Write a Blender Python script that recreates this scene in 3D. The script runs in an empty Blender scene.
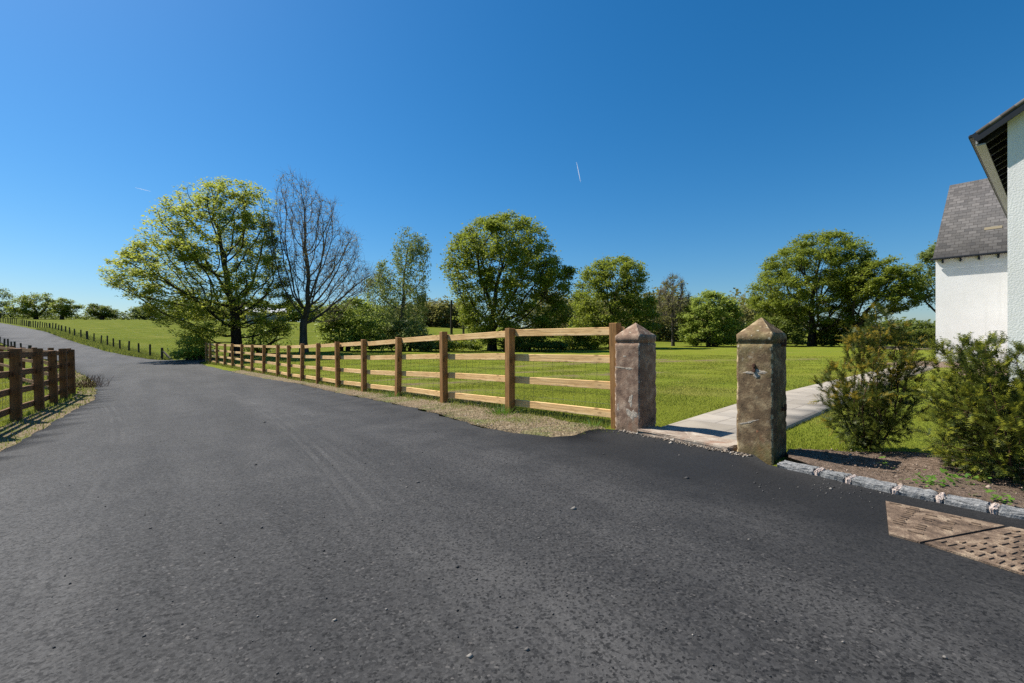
import bpy, bmesh, math, random
import numpy as np
from mathutils import Vector, Matrix
from mathutils.geometry import delaunay_2d_cdt

R = math.radians
SC = bpy.context.scene
COL = SC.collection
F = 460.0          # focal length in pixels at 1024 wide
CX, CY = 512.0, 341.0
CAMH = 1.0
rng = np.random.default_rng(7)
random.seed(7)
E1 = np.array([0.639, -0.769])     # along the road edge, to the right
E2 = np.array([0.769, 0.639])      # away from the road

def pt(u, v, Y):
    return ((u - CX) / F * Y, Y, CAMH - (v - CY) / F * Y)

# ------------------------------------------------------------------ terrain
FU = [611, 510, 444, 398, 364, 338, 318, 302, 289, 277.6, 263.7, 251.8, 241.9, 232.7, 224.6, 217, 209.8, 206.4]
FV = [431, 413, 403, 396.5, 392, 388, 384, 381, 379, 376, 374, 372, 370, 368.4, 366, 365, 363.5, 363]
FY = [5.22, 6.51, 7.91, 9.3, 10.7, 12.1, 13.5, 14.9, 16.3, 17.6, 19, 20.3, 21.6, 23, 24.3, 25.6, 26.8, 27.6]
FENCE = []
ctrl = []
for u, v, Y in zip(FU, FV, FY):
    p = pt(u, v, Y)
    FENCE.append((p[0], p[1]))
FENCE[0] = (FENCE[0][0] + .085, FENCE[0][1] + .07)
for i in (1, 2, 3, 4, 6, 8, 10, 12, 15, 17):
    ctrl.append(pt(FU[i], FV[i], FY[i]))
HILL_PX = [(162, 360, 35), (140, 354.7, 37.5), (121.5, 351, 40), (104.5, 346, 44), (84.6, 340.5, 48), (72.9, 337, 50.5),
           (62.4, 333.5, 54), (53.8, 331.3, 58), (46.7, 330, 62), (34, 327.5, 70), (20, 325, 80), (0, 322, 95), (-60, 317, 130), (-130, 310, 180)]
HILL = [pt(*q) for q in HILL_PX]
ctrl += HILL
ctrl += [(0, 0, 0), (-3, 0, 0), (3, 0, 0), (0, 3, 0), (3, 3, 0), (-3, 3, -.08), (1.2, 5.2, 0), (2.2, 4, 0), (5, 6, .02), (6, 2, .02), (0, -6, 0), (-8, -6, -.1), (10, -6, .05),
         (-7.9, 7.33, -.275), (-8.7, 8.43, -.30), (-9.68, 9.7, -.34), (-10.9, 11.4, -.34), (-5.5, 4.9, -.22), (-12.4, 13.8, -.36), (-17.8, 20, -.38), (-19, 17, -.3), (-26, 28, -.4),
         (-36, 34, -.2), (-45, 40, .25), (-53, 45.5, 1.0), (-30, 20, -.3), (-60, 40, .7), (-12, 4, -.35),
         (9, 9, .02), (19, 21, .02), (30, 20, .1), (12, 20, .02), (5, 25, .0), (20, 40, .1),
         pt(350, 357, 30), pt(480, 351, 46), pt(600, 349.5, 52), pt(300, 353, 33), pt(237, 356, 34)]
ctrl += [pt(*q) for q in [(700, 345.6, 64), (810, 346, 62), (900, 347.5, 60), (440, 337, 85), (440, 328, 130), (320, 323, 140), (200, 320, 140), (120, 320, 140), (60, 320, 140), (0, 318, 150),
                          (190, 335, 62), (140, 334, 65), (300, 338, 70), (700, 342, 120), (900, 343, 120), (1100, 346, 90), (512, 327, 400), (900, 331, 400), (200, 322, 400), (-300, 318, 400), (1400, 334, 300)]]
CT = np.array(ctrl, float)

def _phi(d2):
    return np.sqrt(d2 + 9.0)
_n = len(CT)
_A = np.zeros((_n + 3, _n + 3))
_d2 = ((CT[:, None, :2] - CT[None, :, :2]) ** 2).sum(-1)
_A[:_n, :_n] = _phi(_d2) + np.eye(_n) * -0.02
_P = np.c_[np.ones(_n), CT[:, :2]]
_A[:_n, _n:] = _P
_A[_n:, :_n] = _P.T
_W = np.linalg.solve(_A, np.r_[CT[:, 2], 0, 0, 0])

def Hs(P):
    P = np.asarray(P, float).reshape(-1, 2)
    out = np.empty(len(P))
    for s in range(0, len(P), 20000):
        q = P[s:s + 20000]
        d2 = ((q[:, None, :] - CT[None, :, :2]) ** 2).sum(-1)
        out[s:s + 20000] = _phi(d2) @ _W[:_n] + _W[_n] + q @ _W[_n + 1:]
    return out

def H(x, y):
    return float(Hs([(x, y)])[0])

# ------------------------------------------------------------------ object helpers
def tag(o, label=None, cat=None, group=None, kind=None):
    if label: o['label'] = label
    if cat: o['category'] = cat
    if group: o['group'] = group
    if kind: o['kind'] = kind
    return o

def empty(name, loc, rz=0.0):
    o = bpy.data.objects.new(name, None)
    o.empty_display_size = .2
    COL.objects.link(o)
    o.location = loc
    o.rotation_euler = (0, 0, rz)
    return o

def mesh_np(name, V, Fc, mat, parent=None, smooth=False, uv=None):
    """V (n,3); Fc list of arrays, each (m,k)"""
    V = np.asarray(V, np.float32)
    me = bpy.data.meshes.new(name)
    groups = [np.asarray(f, np.int32) for f in Fc if len(f)]
    loops = np.concatenate([g.ravel() for g in groups])
    counts = np.concatenate([np.full(len(g), g.shape[1], np.int32) for g in groups])
    starts = np.r_[0, np.cumsum(counts)[:-1]].astype(np.int32)
    me.vertices.add(len(V)); me.vertices.foreach_set('co', V.ravel())
    me.loops.add(len(loops)); me.loops.foreach_set('vertex_index', loops)
    me.polygons.add(len(counts)); me.polygons.foreach_set('loop_start', starts)
    if smooth:
        me.polygons.foreach_set('use_smooth', np.ones(len(counts), bool))
    me.update(calc_edges=True)
    me.validate()
    if uv is not None:
        l = me.uv_layers.new(name='UVMap')
        l.data.foreach_set('uv', np.asarray(uv, np.float32)[loops].ravel())
    me.materials.append(mat)
    o = bpy.data.objects.new(name, me)
    COL.objects.link(o)
    if parent: o.parent = parent
    return o

def bm_obj(name, bm, mat, parent=None, smooth=False):
    me = bpy.data.meshes.new(name)
    bmesh.ops.recalc_face_normals(bm, faces=bm.faces)
    if smooth:
        for f in bm.faces: f.smooth = True
    bm.to_mesh(me); bm.free()
    me.materials.append(mat)
    o = bpy.data.objects.new(name, me)
    COL.objects.link(o)
    if parent: o.parent = parent
    return o

def add_box(bm, c, s, rz=0.0, bevel=0.0, M=None):
    mat = Matrix.Translation(c) @ Matrix.Rotation(rz, 4, 'Z') @ Matrix.Diagonal((*s, 1))
    if M is not None: mat = M @ mat
    r = bmesh.ops.create_cube(bm, size=1, matrix=mat)
    if bevel:
        es = list({e for v in r['verts'] for e in v.link_edges})
        bmesh.ops.bevel(bm, geom=es, offset=bevel, segments=1, affect='EDGES')

def beam(bm, a, b, w, h, up=(0, 0, 1)):
    """square bar from a to b; w across, h along up"""
    a = Vector(a); b = Vector(b); d = (b - a)
    L = d.length; d.normalize(); up = Vector(up)
    s = d.cross(up).normalized(); t = s.cross(d).normalized()
    M = Matrix((( d.x, s.x, t.x, 0), (d.y, s.y, t.y, 0), (d.z, s.z, t.z, 0), (0, 0, 0, 1)))
    M = Matrix.Translation((a + b) / 2) @ M @ Matrix.Diagonal((L, w, h, 1))
    bmesh.ops.create_cube(bm, size=1, matrix=M)

# ------------------------------------------------------------------ node helpers
class NT:
    def __init__(self, name):
        m = bpy.data.materials.new(name); m.use_nodes = True
        self.m = m; self.t = m.node_tree; self.t.nodes.clear()
        self.out = self.n('ShaderNodeOutputMaterial')
    def n(self, typ, **kw):
        x = self.t.nodes.new(typ)
        for k, v in kw.items():
            if hasattr(x, k): setattr(x, k, v)
        return x
    def l(self, a, b): self.t.links.new(a, b)
    def pos(self):
        if not hasattr(self, '_pos'): self._pos = self.n('ShaderNodeNewGeometry').outputs['Position']
        return self._pos
    def objc(self):
        if not hasattr(self, '_oc'): self._oc = self.n('ShaderNodeTexCoord').outputs['Object']
        return self._oc
    def mapped(self, src, scale):
        mp = self.n('ShaderNodeMapping'); mp.inputs['Scale'].default_value = scale
        self.l(src, mp.inputs['Vector']); return mp.outputs[0]
    def noise(self, scale, detail=4, rough=.55, src=None, dist=0):
        x = self.n('ShaderNodeTexNoise')
        x.inputs['Scale'].default_value = scale; x.inputs['Detail'].default_value = detail
        x.inputs['Roughness'].default_value = rough; x.inputs['Distortion'].default_value = dist
        self.l(src if src is not None else self.pos(), x.inputs['Vector']); return x.outputs['Fac']
    def voro(self, scale, feature='F1', src=None, out='Distance', rnd=1):
        x = self.n('ShaderNodeTexVoronoi', feature=feature)
        x.inputs['Scale'].default_value = scale; x.inputs['Randomness'].default_value = rnd
        self.l(src if src is not None else self.pos(), x.inputs['Vector']); return x.outputs[out]
    def ramp(self, fac, stops, interp='LINEAR'):
        x = self.n('ShaderNodeValToRGB'); cr = x.color_ramp; cr.interpolation = interp
        while len(cr.elements) < len(stops): cr.elements.new(.5)
        for e, (p, c) in zip(cr.elements, stops):
            e.position = p
            e.color = (c, c, c, 1) if isinstance(c, (int, float)) else (*c, 1)
        self.l(fac, x.inputs[0]); return x.outputs[0]
    def mix(self, fac, a, b, blend='MIX'):
        x = self.n('ShaderNodeMix', data_type='RGBA', blend_type=blend)
        for i, v in ((0, fac), (6, a), (7, b)):
            if isinstance(v, bpy.types.NodeSocket): self.l(v, x.inputs[i])
            elif i == 0: x.inputs[0].default_value = v
            else: x.inputs[i].default_value = (*v, 1) if not isinstance(v, (int, float)) else (v, v, v, 1)
        return x.outputs[2]
    def math(self, op, a, b=0.0, c=None):
        x = self.n('ShaderNodeMath', operation=op)
        for i, v in enumerate((a, b, c)):
            if v is None: continue
            if isinstance(v, bpy.types.NodeSocket): self.l(v, x.inputs[i])
            else: x.inputs[i].default_value = v
        return x.outputs[0]
    def bump(self, h, strength=.5, dist=.02, nrm=None):
        x = self.n('ShaderNodeBump'); x.inputs['Strength'].default_value = strength; x.inputs['Distance'].default_value = dist
        self.l(h, x.inputs['Height'])
        if nrm is not None: self.l(nrm, x.inputs['Normal'])
        return x.outputs[0]
    def bsdf(self, col, rough=.8, spec=.3, nrm=None, metal=0):
        x = self.n('ShaderNodeBsdfPrincipled')
        if isinstance(col, bpy.types.NodeSocket): self.l(col, x.inputs['Base Color'])
        else: x.inputs['Base Color'].default_value = (*col, 1)
        if isinstance(rough, bpy.types.NodeSocket): self.l(rough, x.inputs['Roughness'])
        else: x.inputs['Roughness'].default_value = rough
        x.inputs['Specular IOR Level'].default_value = spec; x.inputs['Metallic'].default_value = metal
        if nrm is not None: self.l(nrm, x.inputs['Normal'])
        return x.outputs[0]
    def done(self, sh):
        self.l(sh, self.out.inputs['Surface']); return self.m

def mat_leaf(name, c_dark, c_mid, c_light, trans=.35, rough=.55, spec=.25, clump=.35, worn=False):
    t = NT(name)
    g = t.n('ShaderNodeNewGeometry')
    col = t.ramp(g.outputs['Random Per Island'], [(0, c_dark), (.5, c_mid), (1, c_light)])
    nz = t.noise(clump, 2, .5)
    col = t.mix(t.ramp(nz, [(.38, 0), (.66, .55)]), col, c_light)
    if worn:
        col = t.mix(t.ramp(t.noise(.35, 5, .7, dist=.8), [(.50, 0), (.66, .6)]), col, (.34, .29, .085))
        col = t.mix(t.ramp(t.noise(1.6, 4, .65), [(.52, 0), (.7, .5)]), col, c_dark)
    pb = t.bsdf(col, rough, spec)
    tr = t.n('ShaderNodeBsdfTranslucent')
    t.l(t.mix(.5, col, tuple(min(1, c * 1.6) for c in c_light)), tr.inputs['Color'])
    mx = t.n('ShaderNodeMixShader'); mx.inputs[0].default_value = trans
    t.l(pb, mx.inputs[1]); t.l(tr.outputs[0], mx.inputs[2])
    return t.done(mx.outputs[0])

def mat_bark(name, c1, c2):
    t = NT(name)
    n = t.noise(6, 5, .6, t.mapped(t.pos(), (1, 1, .25)))
    return t.done(t.bsdf(t.ramp(n, [(.35, c1), (.7, c2)]), .9, .15, t.bump(n, .6, .04)))

def mat_grass(name, c1, c2, c3, bare=True, scale=1.0):
    t = NT(name)
    fine = t.noise(26 * scale, 5, .7)
    mid = t.noise(.8, 6, .7)
    big = t.noise(.16, 3, .6)
    col = t.ramp(fine, [(.25, c1), (.5, c2), (.78, c3)])
    col = t.mix(t.ramp(mid, [(.4, 0), (.75, .5)]), col, c3)
    col = t.mix(t.ramp(big, [(.4, 0), (.7, .45)]), col, (c2[0] * 1.35, c2[1] * 1.05, c2[2] * .9))
    sp = t.n('ShaderNodeSeparateXYZ'); t.l(t.pos(), sp.inputs[0])
    fld = t.math('MAXIMUM', t.ramp(t.math('DIVIDE', sp.outputs[0], -40.0), [(.35, 0), (.6, 1)]), t.ramp(t.math('DIVIDE', sp.outputs[1], 100.0), [(.55, 0), (.75, .8)]))
    tus = t.noise(.55, 6, .75, t.mapped(t.pos(), (1, .45, 1)))
    pasture = t.ramp(tus, [(.3, (.062, .082, .006)), (.5, (.105, .128, .009)), (.7, (.15, .158, .018))])
    col = t.mix(t.math('MULTIPLY', fld, .92), col, pasture)
    if bare:
        a = t.n('ShaderNodeAttribute', attribute_name='bare').outputs['Fac']
        yel = t.ramp(t.noise(.35, 5, .7, dist=.8), [(.52, 0), (.68, .5)])
        col = t.mix(yel, col, (.25, .215, .06))
        k = t.math('MULTIPLY', a, t.ramp(t.noise(1.2, 5, .65), [(.42, 0), (.58, 1)]))
        soil = t.ramp(t.noise(9, 5, .7), [(.3, (.12, .085, .045)), (.7, (.23, .17, .1))])
        col = t.mix(k, col, soil)
    return t.done(t.bsdf(col, .95, .04, t.bump(fine, .9, .05)))

# ------------------------------------------------------------------ materials
def make_materials():
    M = {}
    # asphalt
    t = NT('asphalt')
    agg = t.voro(105); aggc = t.voro(105, out='Color')
    sep = t.n('ShaderNodeSeparateColor'); t.l(aggc, sep.inputs[0])
    fine = t.noise(60, 4, .7)
    mid = t.noise(2.2, 5, .6)
    big = t.noise(.35, 4, .6, dist=.6)
    col = t.ramp(sep.outputs[0], [(0, (.002, .002, .002)), (.16, (.004, .004, .004)), (.3, (.021, .020, .0192)), (.75, (.034, .0325, .031)), (.97, (.052, .050, .047)), (1, (.11, .10, .09))])
    rot = t.n('ShaderNodeMapping'); rot.inputs['Rotation'].default_value = (0, 0, R(-36)); t.l(t.pos(), rot.inputs['Vector'])
    lane_n = t.noise(1.0, 4, .6, t.mapped(rot.outputs[0], (1.5, .16, 1)))
    bright = t.math('ADD', t.math('MULTIPLY', t.ramp(big, [(.32, 0), (.62, .45)]), 1.0), t.ramp(lane_n, [(.40, 0), (.60, .6)]))
    col = t.mix(t.math('MULTIPLY', bright, .85), col, t.mix(t.ramp(sep.outputs[1], [(0, 0), (.18, .05), (.32, .65), (1, 1)]), (.020, .0192, .0182), (.085, .081, .076)))
    col = t.mix(t.ramp(mid, [(.45, 0), (.75, .45)]), col, (.015, .015, .016))
    # old worn surface of the lane against newer black strip along the gate
    sx = t.n('ShaderNodeSeparateXYZ'); t.l(t.pos(), sx.inputs[0])
    d = t.math('ADD', t.math('MULTIPLY', sx.outputs[0], .80), t.math('MULTIPLY', sx.outputs[1], .60))
    d = t.math('ADD', d, t.math('MULTIPLY', t.math('SUBTRACT', mid, .5), 1.0))
    fresh = t.ramp(t.math('DIVIDE', d, 6.0), [(.33, 0), (.52, 1)])
    col = t.mix(t.math('MULTIPLY', fresh, .86), col, (.0075, .0074, .0075))
    lane = t.ramp(t.math('DIVIDE', t.math('ADD', sx.outputs[1], 2.0), 30), [(.1, 0), (.6, 1)])
    # tyre tracks: arcs on the surface
    tr = []
    for (px, py, nx_, ny_, w, k) in ((-1.88, 2.1, .81, .59, .13, .5), (-1.55, 2.2, .80, .60, .10, .3), (-.79, 2.57, .86, .51, .13, .55), (-.42, 2.7, .85, .53, .10, .3), (.55, 3.2, .75, .66, .12, .25)):
        tr.append((px - 60 * nx_, py - 60 * ny_, 60.0, w, k))
    for (cx, cy, rad, w, k) in tr:
        vx = t.math('SUBTRACT', sx.outputs[0], cx); vy = t.math('SUBTRACT', sx.outputs[1], cy)
        r = t.math('SQRT', t.math('ADD', t.math('MULTIPLY', vx, vx), t.math('MULTIPLY', vy, vy)))
        q = t.math('ABSOLUTE', t.math('SUBTRACT', r, rad))
        rib = t.ramp(t.math('FRACT', t.math('MULTIPLY', q, 14)), [(.25, 0), (.5, 1)])
        band = t.ramp(t.math('DIVIDE', q, w), [(.6, 1), (1, 0)])
        f = t.math('MULTIPLY', t.math('MULTIPLY', t.math('MULTIPLY', band, rib), t.ramp(fine, [(.38, .15), (.58, 1)])), t.ramp(t.noise(.9, 4, .6), [(.42, 0), (.66, k)]))
        col = t.mix(f, col, (.105, .10, .092))
    dust = t.ramp(t.noise(220, 2, .5), [(.72, 0), (.78, .35)])
    col = t.mix(dust, col, (.16, .15, .13))
    h = t.math('ADD', t.math('MULTIPLY', sep.outputs[2], .7), t.math('MULTIPLY', fine, .5))
    rough = t.ramp(t.noise(40, 3, .6), [(.3, .7), (.7, .9)])
    pit = t.ramp(t.noise(55, 3, .65), [(.345, .92), (.415, 0)])
    col = t.mix(pit, col, (.003, .003, .003))
    M['asphalt'] = t.done(t.bsdf(col, rough, .30, t.bump(h, .9, .005)))
    M['grass'] = mat_grass('field_grass', (.085, .115, .012), (.145, .18, .018), (.215, .235, .035))
    M['blade'] = mat_leaf('grass_blade', (.13, .165, .016), (.215, .25, .026), (.32, .33, .055), .3, .6, .2, .8, worn=True)
    M['blade_dry'] = mat_leaf('tuft_blade', (.09, .13, .014), (.15, .2, .022), (.26, .27, .06), .3, .6, .2, .8)
    M['straw'] = mat_leaf('straw_blade', (.20, .16, .07), (.32, .26, .13), (.44, .36, .2), .2, .7, .15, 1.5)
    # verge soil
    t = NT('verge_soil')
    n1 = t.noise(14, 6, .7); n2 = t.noise(1.6, 5, .65); v = t.voro(34)
    col = t.ramp(n1, [(.3, (.10, .07, .038)), (.5, (.22, .165, .10)), (.7, (.38, .30, .195))])
    col = t.mix(t.ramp(n2, [(.50, 0), (.64, .75)]), col, (.12, .15, .035))
    M['verge'] = t.done(t.bsdf(col, .95, .1, t.bump(t.math('SUBTRACT', n1, v), .9, .03)))
    t = NT('mulch')
    n1 = t.noise(30, 6, .75); n2 = t.noise(5, 4, .6)
    col = t.ramp(n1, [(.3, (.06, .042, .028)), (.5, (.20, .14, .10)), (.68, (.38, .29, .22))])
    col = t.mix(t.ramp(n2, [(.4, 0), (.7, .5)]), col, (.25, .185, .135))
    M['mulch'] = t.done(t.bsdf(col, .95, .1, t.bump(t.math('ADD', n1, n2), 1, .05)))
    # paving slabs
    t = NT('paving')
    uv = t.n('ShaderNodeTexCoord').outputs['UV']
    b = t.n('ShaderNodeTexBrick', offset=.5)
    b.inputs['Scale'].default_value = 1; b.inputs['Brick Width'].default_value = .58; b.inputs['Row Height'].default_value = .6
    b.inputs['Mortar Size'].default_value = .008; b.inputs['Color1'].default_value = (.27, .235, .185, 1); b.inputs['Color2'].default_value = (.35, .31, .255, 1)
    b.inputs['Mortar'].default_value = (.2, .17, .14, 1)
    t.l(uv, b.inputs['Vector'])
    n1 = t.noise(5, 5, .65)
    col = t.mix(t.ramp(n1, [(.4, 0), (.75, .35)]), b.outputs['Color'], (.22, .18, .135))
    M['paving'] = t.done(t.bsdf(col, .85, .2, t.bump(t.math('SUBTRACT', n1, b.outputs['Fac']), .3, .01)))
    # sandstone
    def stone(name, base, light, dark, moss):
        t = NT(name); oc = t.objc()
        n1 = t.noise(7, 6, .68, oc); n2 = t.noise(2.4, 4, .6, oc); n3 = t.noise(60, 4, .7, oc)
        st = t.noise(5, 5, .6, t.mapped(oc, (1, 1, .14)))
        col = t.ramp(n1, [(.34, dark), (.5, base), (.66, light)])
        col = t.mix(t.ramp(st, [(.42, 0), (.68, .7)]), col, dark)
        col = t.mix(t.ramp(n2, [(.5, 0), (.64, .75)]), col, moss)
        lich = t.ramp(t.noise(26, 3, .5, oc), [(.64, 0), (.68, 1)])
        sz = t.n('ShaderNodeSeparateXYZ'); t.l(oc, sz.inputs[0])
        top = t.ramp(sz.outputs[2], [(.80, .12), (1.0, .65)])
        col = t.mix(t.math('MULTIPLY', lich, top), col, (.5, .47, .36))
        wear = t.ramp(t.noise(11, 5, .7, oc), [(.60, 0), (.66, .8)])
        col = t.mix(t.math('MULTIPLY', wear, .55), col, light)
        ax_ = t.math('ABSOLUTE', sz.outputs[0]); ay_ = t.math('ABSOLUTE', sz.outputs[1])
        near = t.ramp(t.math('DIVIDE', t.math('MINIMUM', ax_, ay_), t.math('MAXIMUM', ax_, ay_)), [(.88, 0), (.95, 1)])
        ch_ = t.ramp(t.noise(24, 5, .7, t.mapped(oc, (1, 1, .8))), [(.50, 0), (.56, .9)])
        col = t.mix(t.math('MULTIPLY', near, ch_), col, tuple(min(.6, c * 1.25) for c in light))
        spk = t.ramp(t.noise(120, 3, .7, oc), [(.34, .5), (.44, 0)])
        col = t.mix(spk, col, tuple(c * .6 for c in dark))
        rust = t.ramp(t.noise(4.2, 4, .6, t.mapped(oc, (1, 1, .6))), [(.60, 0), (.70, .5)])
        col = t.mix(rust, col, (.22, .085, .04))
        M[name] = t.done(t.bsdf(col, .93, .12, t.bump(t.math('ADD', n1, t.math('MULTIPLY', n3, .6)), .6, .010)))
    stone('stone_pink', (.29, .19, .13), (.50, .37, .265), (.13, .083, .06), (.225, .155, .108))
    stone('stone_green', (.215, .145, .08), (.46, .35, .20), (.095, .064, .038), (.16, .14, .052))
    stone('stone_pale', (.36, .29, .22), (.46, .40, .32), (.22, .16, .12), (.32, .26, .2))
    t = NT('granite'); oc = t.objc()
    n = t.noise(40, 5, .75, oc); n2 = t.noise(7, 4, .6)
    col = t.ramp(n, [(.3, (.11, .11, .105)), (.5, (.23, .228, .22)), (.68, (.42, .41, .39))])
    col = t.mix(t.ramp(n2, [(.45, 0), (.65, .6)]), col, (.17, .175, .17))
    M['granite'] = t.done(t.bsdf(col, .8, .25, t.bump(t.math('ADD', n, t.math('MULTIPLY', n2, 2)), .9, .02)))
    t = NT('mortar'); n = t.noise(50, 5, .7)
    M['mortar'] = t.done(t.bsdf(t.ramp(n, [(.3, (.46, .36, .3)), (.7, (.64, .54, .47))]), .95, .1, t.bump(n, .8, .02)))
    t = NT('render_patch'); n = t.noise(40, 5, .7)
    M['patch'] = t.done(t.bsdf(t.ramp(n, [(.3, (.34, .28, .21)), (.7, (.52, .45, .36))]), .95, .1, t.bump(n, .6, .02)))
    # timber
    def timber(name, a, b, c, axis):
        t = NT(name); oc = t.objc()
        sc = [22, 22, 22]; sc[axis] = 1.1
        n = t.noise(1, 6, .65, t.mapped(oc, tuple(sc)), .4)
        kn = t.voro(1.0, src=t.mapped(oc, tuple(3 if i == axis else 9 for i in range(3))))
        col = t.ramp(n, [(.3, a), (.5, b), (.72, c)])
        col = t.mix(t.ramp(t.noise(1.7, 3, .6), [(.42, 0), (.62, .45)]), col, a)
        col = t.mix(t.ramp(kn, [(.09, .9), (.17, 0)]), col, tuple(x * .35 for x in a))
        oi = t.n('ShaderNodeObjectInfo').outputs['Random']
        col = t.mix(t.ramp(oi, [(0, .0), (1, .28)]), col, tuple(x * .66 for x in b))
        st2 = t.ramp(t.noise(3.0, 4, .7, t.mapped(oc, tuple(8 if i != axis else 1.6 for i in range(3)))), [(.56, 0), (.66, .55)])
        col = t.mix(st2, col, tuple(x * .55 for x in a))
        M[name] = t.done(t.bsdf(col, .8, .2, t.bump(n, .6, .012)))
    timber('rail_wood', (.58, .32, .115), (.84, .545, .245), (.88, .66, .37), 0)
    timber('post_wood', (.20, .095, .030), (.34, .17, .058), (.46, .26, .105), 2)
    timber('dark_rail', (.15, .072, .028), (.22, .115, .05), (.30, .175, .08), 0)
    timber('dark_post', (.13, .058, .022), (.20, .094, .038), (.27, .145, .066), 2)
    timber('grey_post', (.045, .035, .026), (.075, .06, .045), (.12, .1, .08), 2)
    t = NT('wire'); M['wire'] = t.done(t.bsdf((.10, .10, .10), .7, .3))
    t = NT('iron'); n = t.noise(60, 4, .7, t.objc())
    M['iron'] = t.done(t.bsdf(t.ramp(n, [(.35, (.03, .018, .012)), (.7, (.16, .065, .03))]), .8, .3, t.bump(n, .5, .01)))
    t = NT('rust_wash'); n = t.noise(30, 5, .7, t.objc())
    M['rust'] = t.done(t.bsdf(t.ramp(n, [(.3, (.16, .085, .045)), (.7, (.36, .16, .085))]), .95, .1, t.bump(n, .6, .01)))
    t = NT('dirty_plate')
    n = t.noise(8, 7, .75, dist=.5); n2 = t.noise(60, 4, .7)
    col = t.ramp(n, [(.36, (.06, .042, .03)), (.5, (.18, .125, .085)), (.64, (.37, .28, .19))])
    col = t.mix(t.ramp(n2, [(.4, 0), (.7, .5)]), col, (.13, .085, .055))
    M['plate'] = t.done(t.bsdf(col, .9, .2, t.bump(t.math('ADD', n, n2), .7, .015)))
    t = NT('plate_bar'); n = t.noise(25, 5, .7)
    M['plate_bar'] = t.done(t.bsdf(t.ramp(n, [(.35, (.07, .05, .038)), (.7, (.26, .18, .115))]), .85, .25, t.bump(n, .5, .01)))
    # house
    t = NT('roughcast'); oc = t.objc()
    n = t.noise(38, 5, .65, oc); v = t.voro(46, 'SMOOTH_F1', oc); st = t.noise(.7, 4, .6, oc)
    col = t.ramp(st, [(.3, (.69, .675, .645)), (.7, (.79, .78, .755))])
    sz = t.n('ShaderNodeSeparateXYZ'); t.l(oc, sz.inputs[0])
    run = t.noise(1.0, 5, .65, t.mapped(oc, (3.2, 3.2, .22)))
    col = t.mix(t.ramp(run, [(.5, 0), (.72, .35)]), col, (.50, .49, .46))
    foot = t.ramp(t.math('ADD', t.math('DIVIDE', sz.outputs[2], 4.0), t.math('MULTIPLY', t.math('SUBTRACT', st, .5), .5)), [(.0, .5), (.22, 0)])
    col = t.mix(foot, col, (.42, .39, .33))
    M['render'] = t.done(t.bsdf(col, .9, .2, t.bump(t.math('SUBTRACT', n, v), .32, .010)))
    t = NT('slate')
    uv = t.n('ShaderNodeTexCoord').outputs['UV']
    b = t.n('ShaderNodeTexBrick', offset=.5); b.inputs['Scale'].default_value = 1
    b.inputs['Brick Width'].default_value = .27; b.inputs['Row Height'].default_value = .19; b.inputs['Mortar Size'].default_value = .010; b.inputs['Bias'].default_value = -.1
    b.inputs['Color1'].default_value = (.055, .052, .05, 1); b.inputs['Color2'].default_value = (.135, .125, .117, 1); b.inputs['Mortar'].default_value = (.05, .043, .04, 1)
    t.l(uv, b.inputs['Vector'])
    n = t.noise(2.2, 5, .65, uv); n3 = t.noise(14, 4, .7, uv)
    col = t.mix(t.ramp(n, [(.4, 0), (.7, .5)]), b.outputs['Color'], (.10, .09, .08))
    col = t.mix(t.ramp(n3, [(.5, 0), (.75, .5)]), col, (.06, .052, .05))
    su = t.n('ShaderNodeSeparateXYZ'); t.l(uv, su.inputs[0])
    fr = t.math('FRACT', t.math('DIVIDE', su.outputs[1], .19))
    M['slate'] = t.done(t.bsdf(col, .75, .35, t.bump(t.math('SUBTRACT', t.math('MULTIPLY', fr, -1), b.outputs['Fac']), .8, .02)))
    t = NT('black_paint'); M['black'] = t.done(t.bsdf((.012, .013, .015), .45, .4))
    t = NT('grey_fascia'); M['fascia'] = t.done(t.bsdf((.30, .30, .305), .5, .35))
    t = NT('soffit'); M['soffit'] = t.done(t.bsdf((.03, .03, .034), .7, .2))
    t = NT('yellow_slate'); M['lead'] = t.done(t.bsdf((.23, .19, .12), .8, .2))
    # trees
    M['bark_dark'] = mat_bark('bark_dark', (.022, .018, .014), (.065, .052, .04))
    M['bark_grey'] = mat_bark('bark_grey', (.045, .037, .029), (.11, .092, .072))
    M['bark_birch'] = mat_bark('bark_birch', (.06, .05, .045), (.2, .18, .16))
    M['leaf_lime'] = mat_leaf('leaf_lime', (.17, .215, .02), (.275, .315, .032), (.37, .39, .065), .5)
    M['leaf_mid'] = mat_leaf('leaf_mid', (.07, .115, .012), (.14, .19, .02), (.25, .28, .035), .45)
    M['leaf_olive'] = mat_leaf('leaf_olive', (.07, .115, .012), (.14, .185, .02), (.24, .27, .036), .45)
    M['leaf_bright'] = mat_leaf('leaf_bright', (.09, .15, .02), (.18, .24, .035), (.32, .37, .07), .45)
    M['leaf_grey'] = mat_leaf('leaf_grey', (.09, .125, .035), (.15, .19, .05), (.22, .26, .07), .42)
    M['leaf_dark'] = mat_leaf('leaf_dark', (.045, .07, .012), (.09, .125, .018), (.16, .19, .03), .42)
    M['leaf_brown'] = mat_leaf('leaf_brown', (.09, .09, .028), (.15, .145, .042), (.22, .21, .06), .4)
    M['bud'] = mat_leaf('bud', (.12, .09, .035), (.19, .15, .05), (.26, .22, .07), .4)
    M['yew'] = mat_leaf('yew_needle', (.022, .042, .007), (.055, .082, .012), (.125, .14, .02), .28, .5, .3, 4)
    M['yew_tip'] = mat_leaf('yew_tip', (.15, .14, .015), (.26, .205, .022), (.38, .27, .036), .38, .5, .25, 4)
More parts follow.
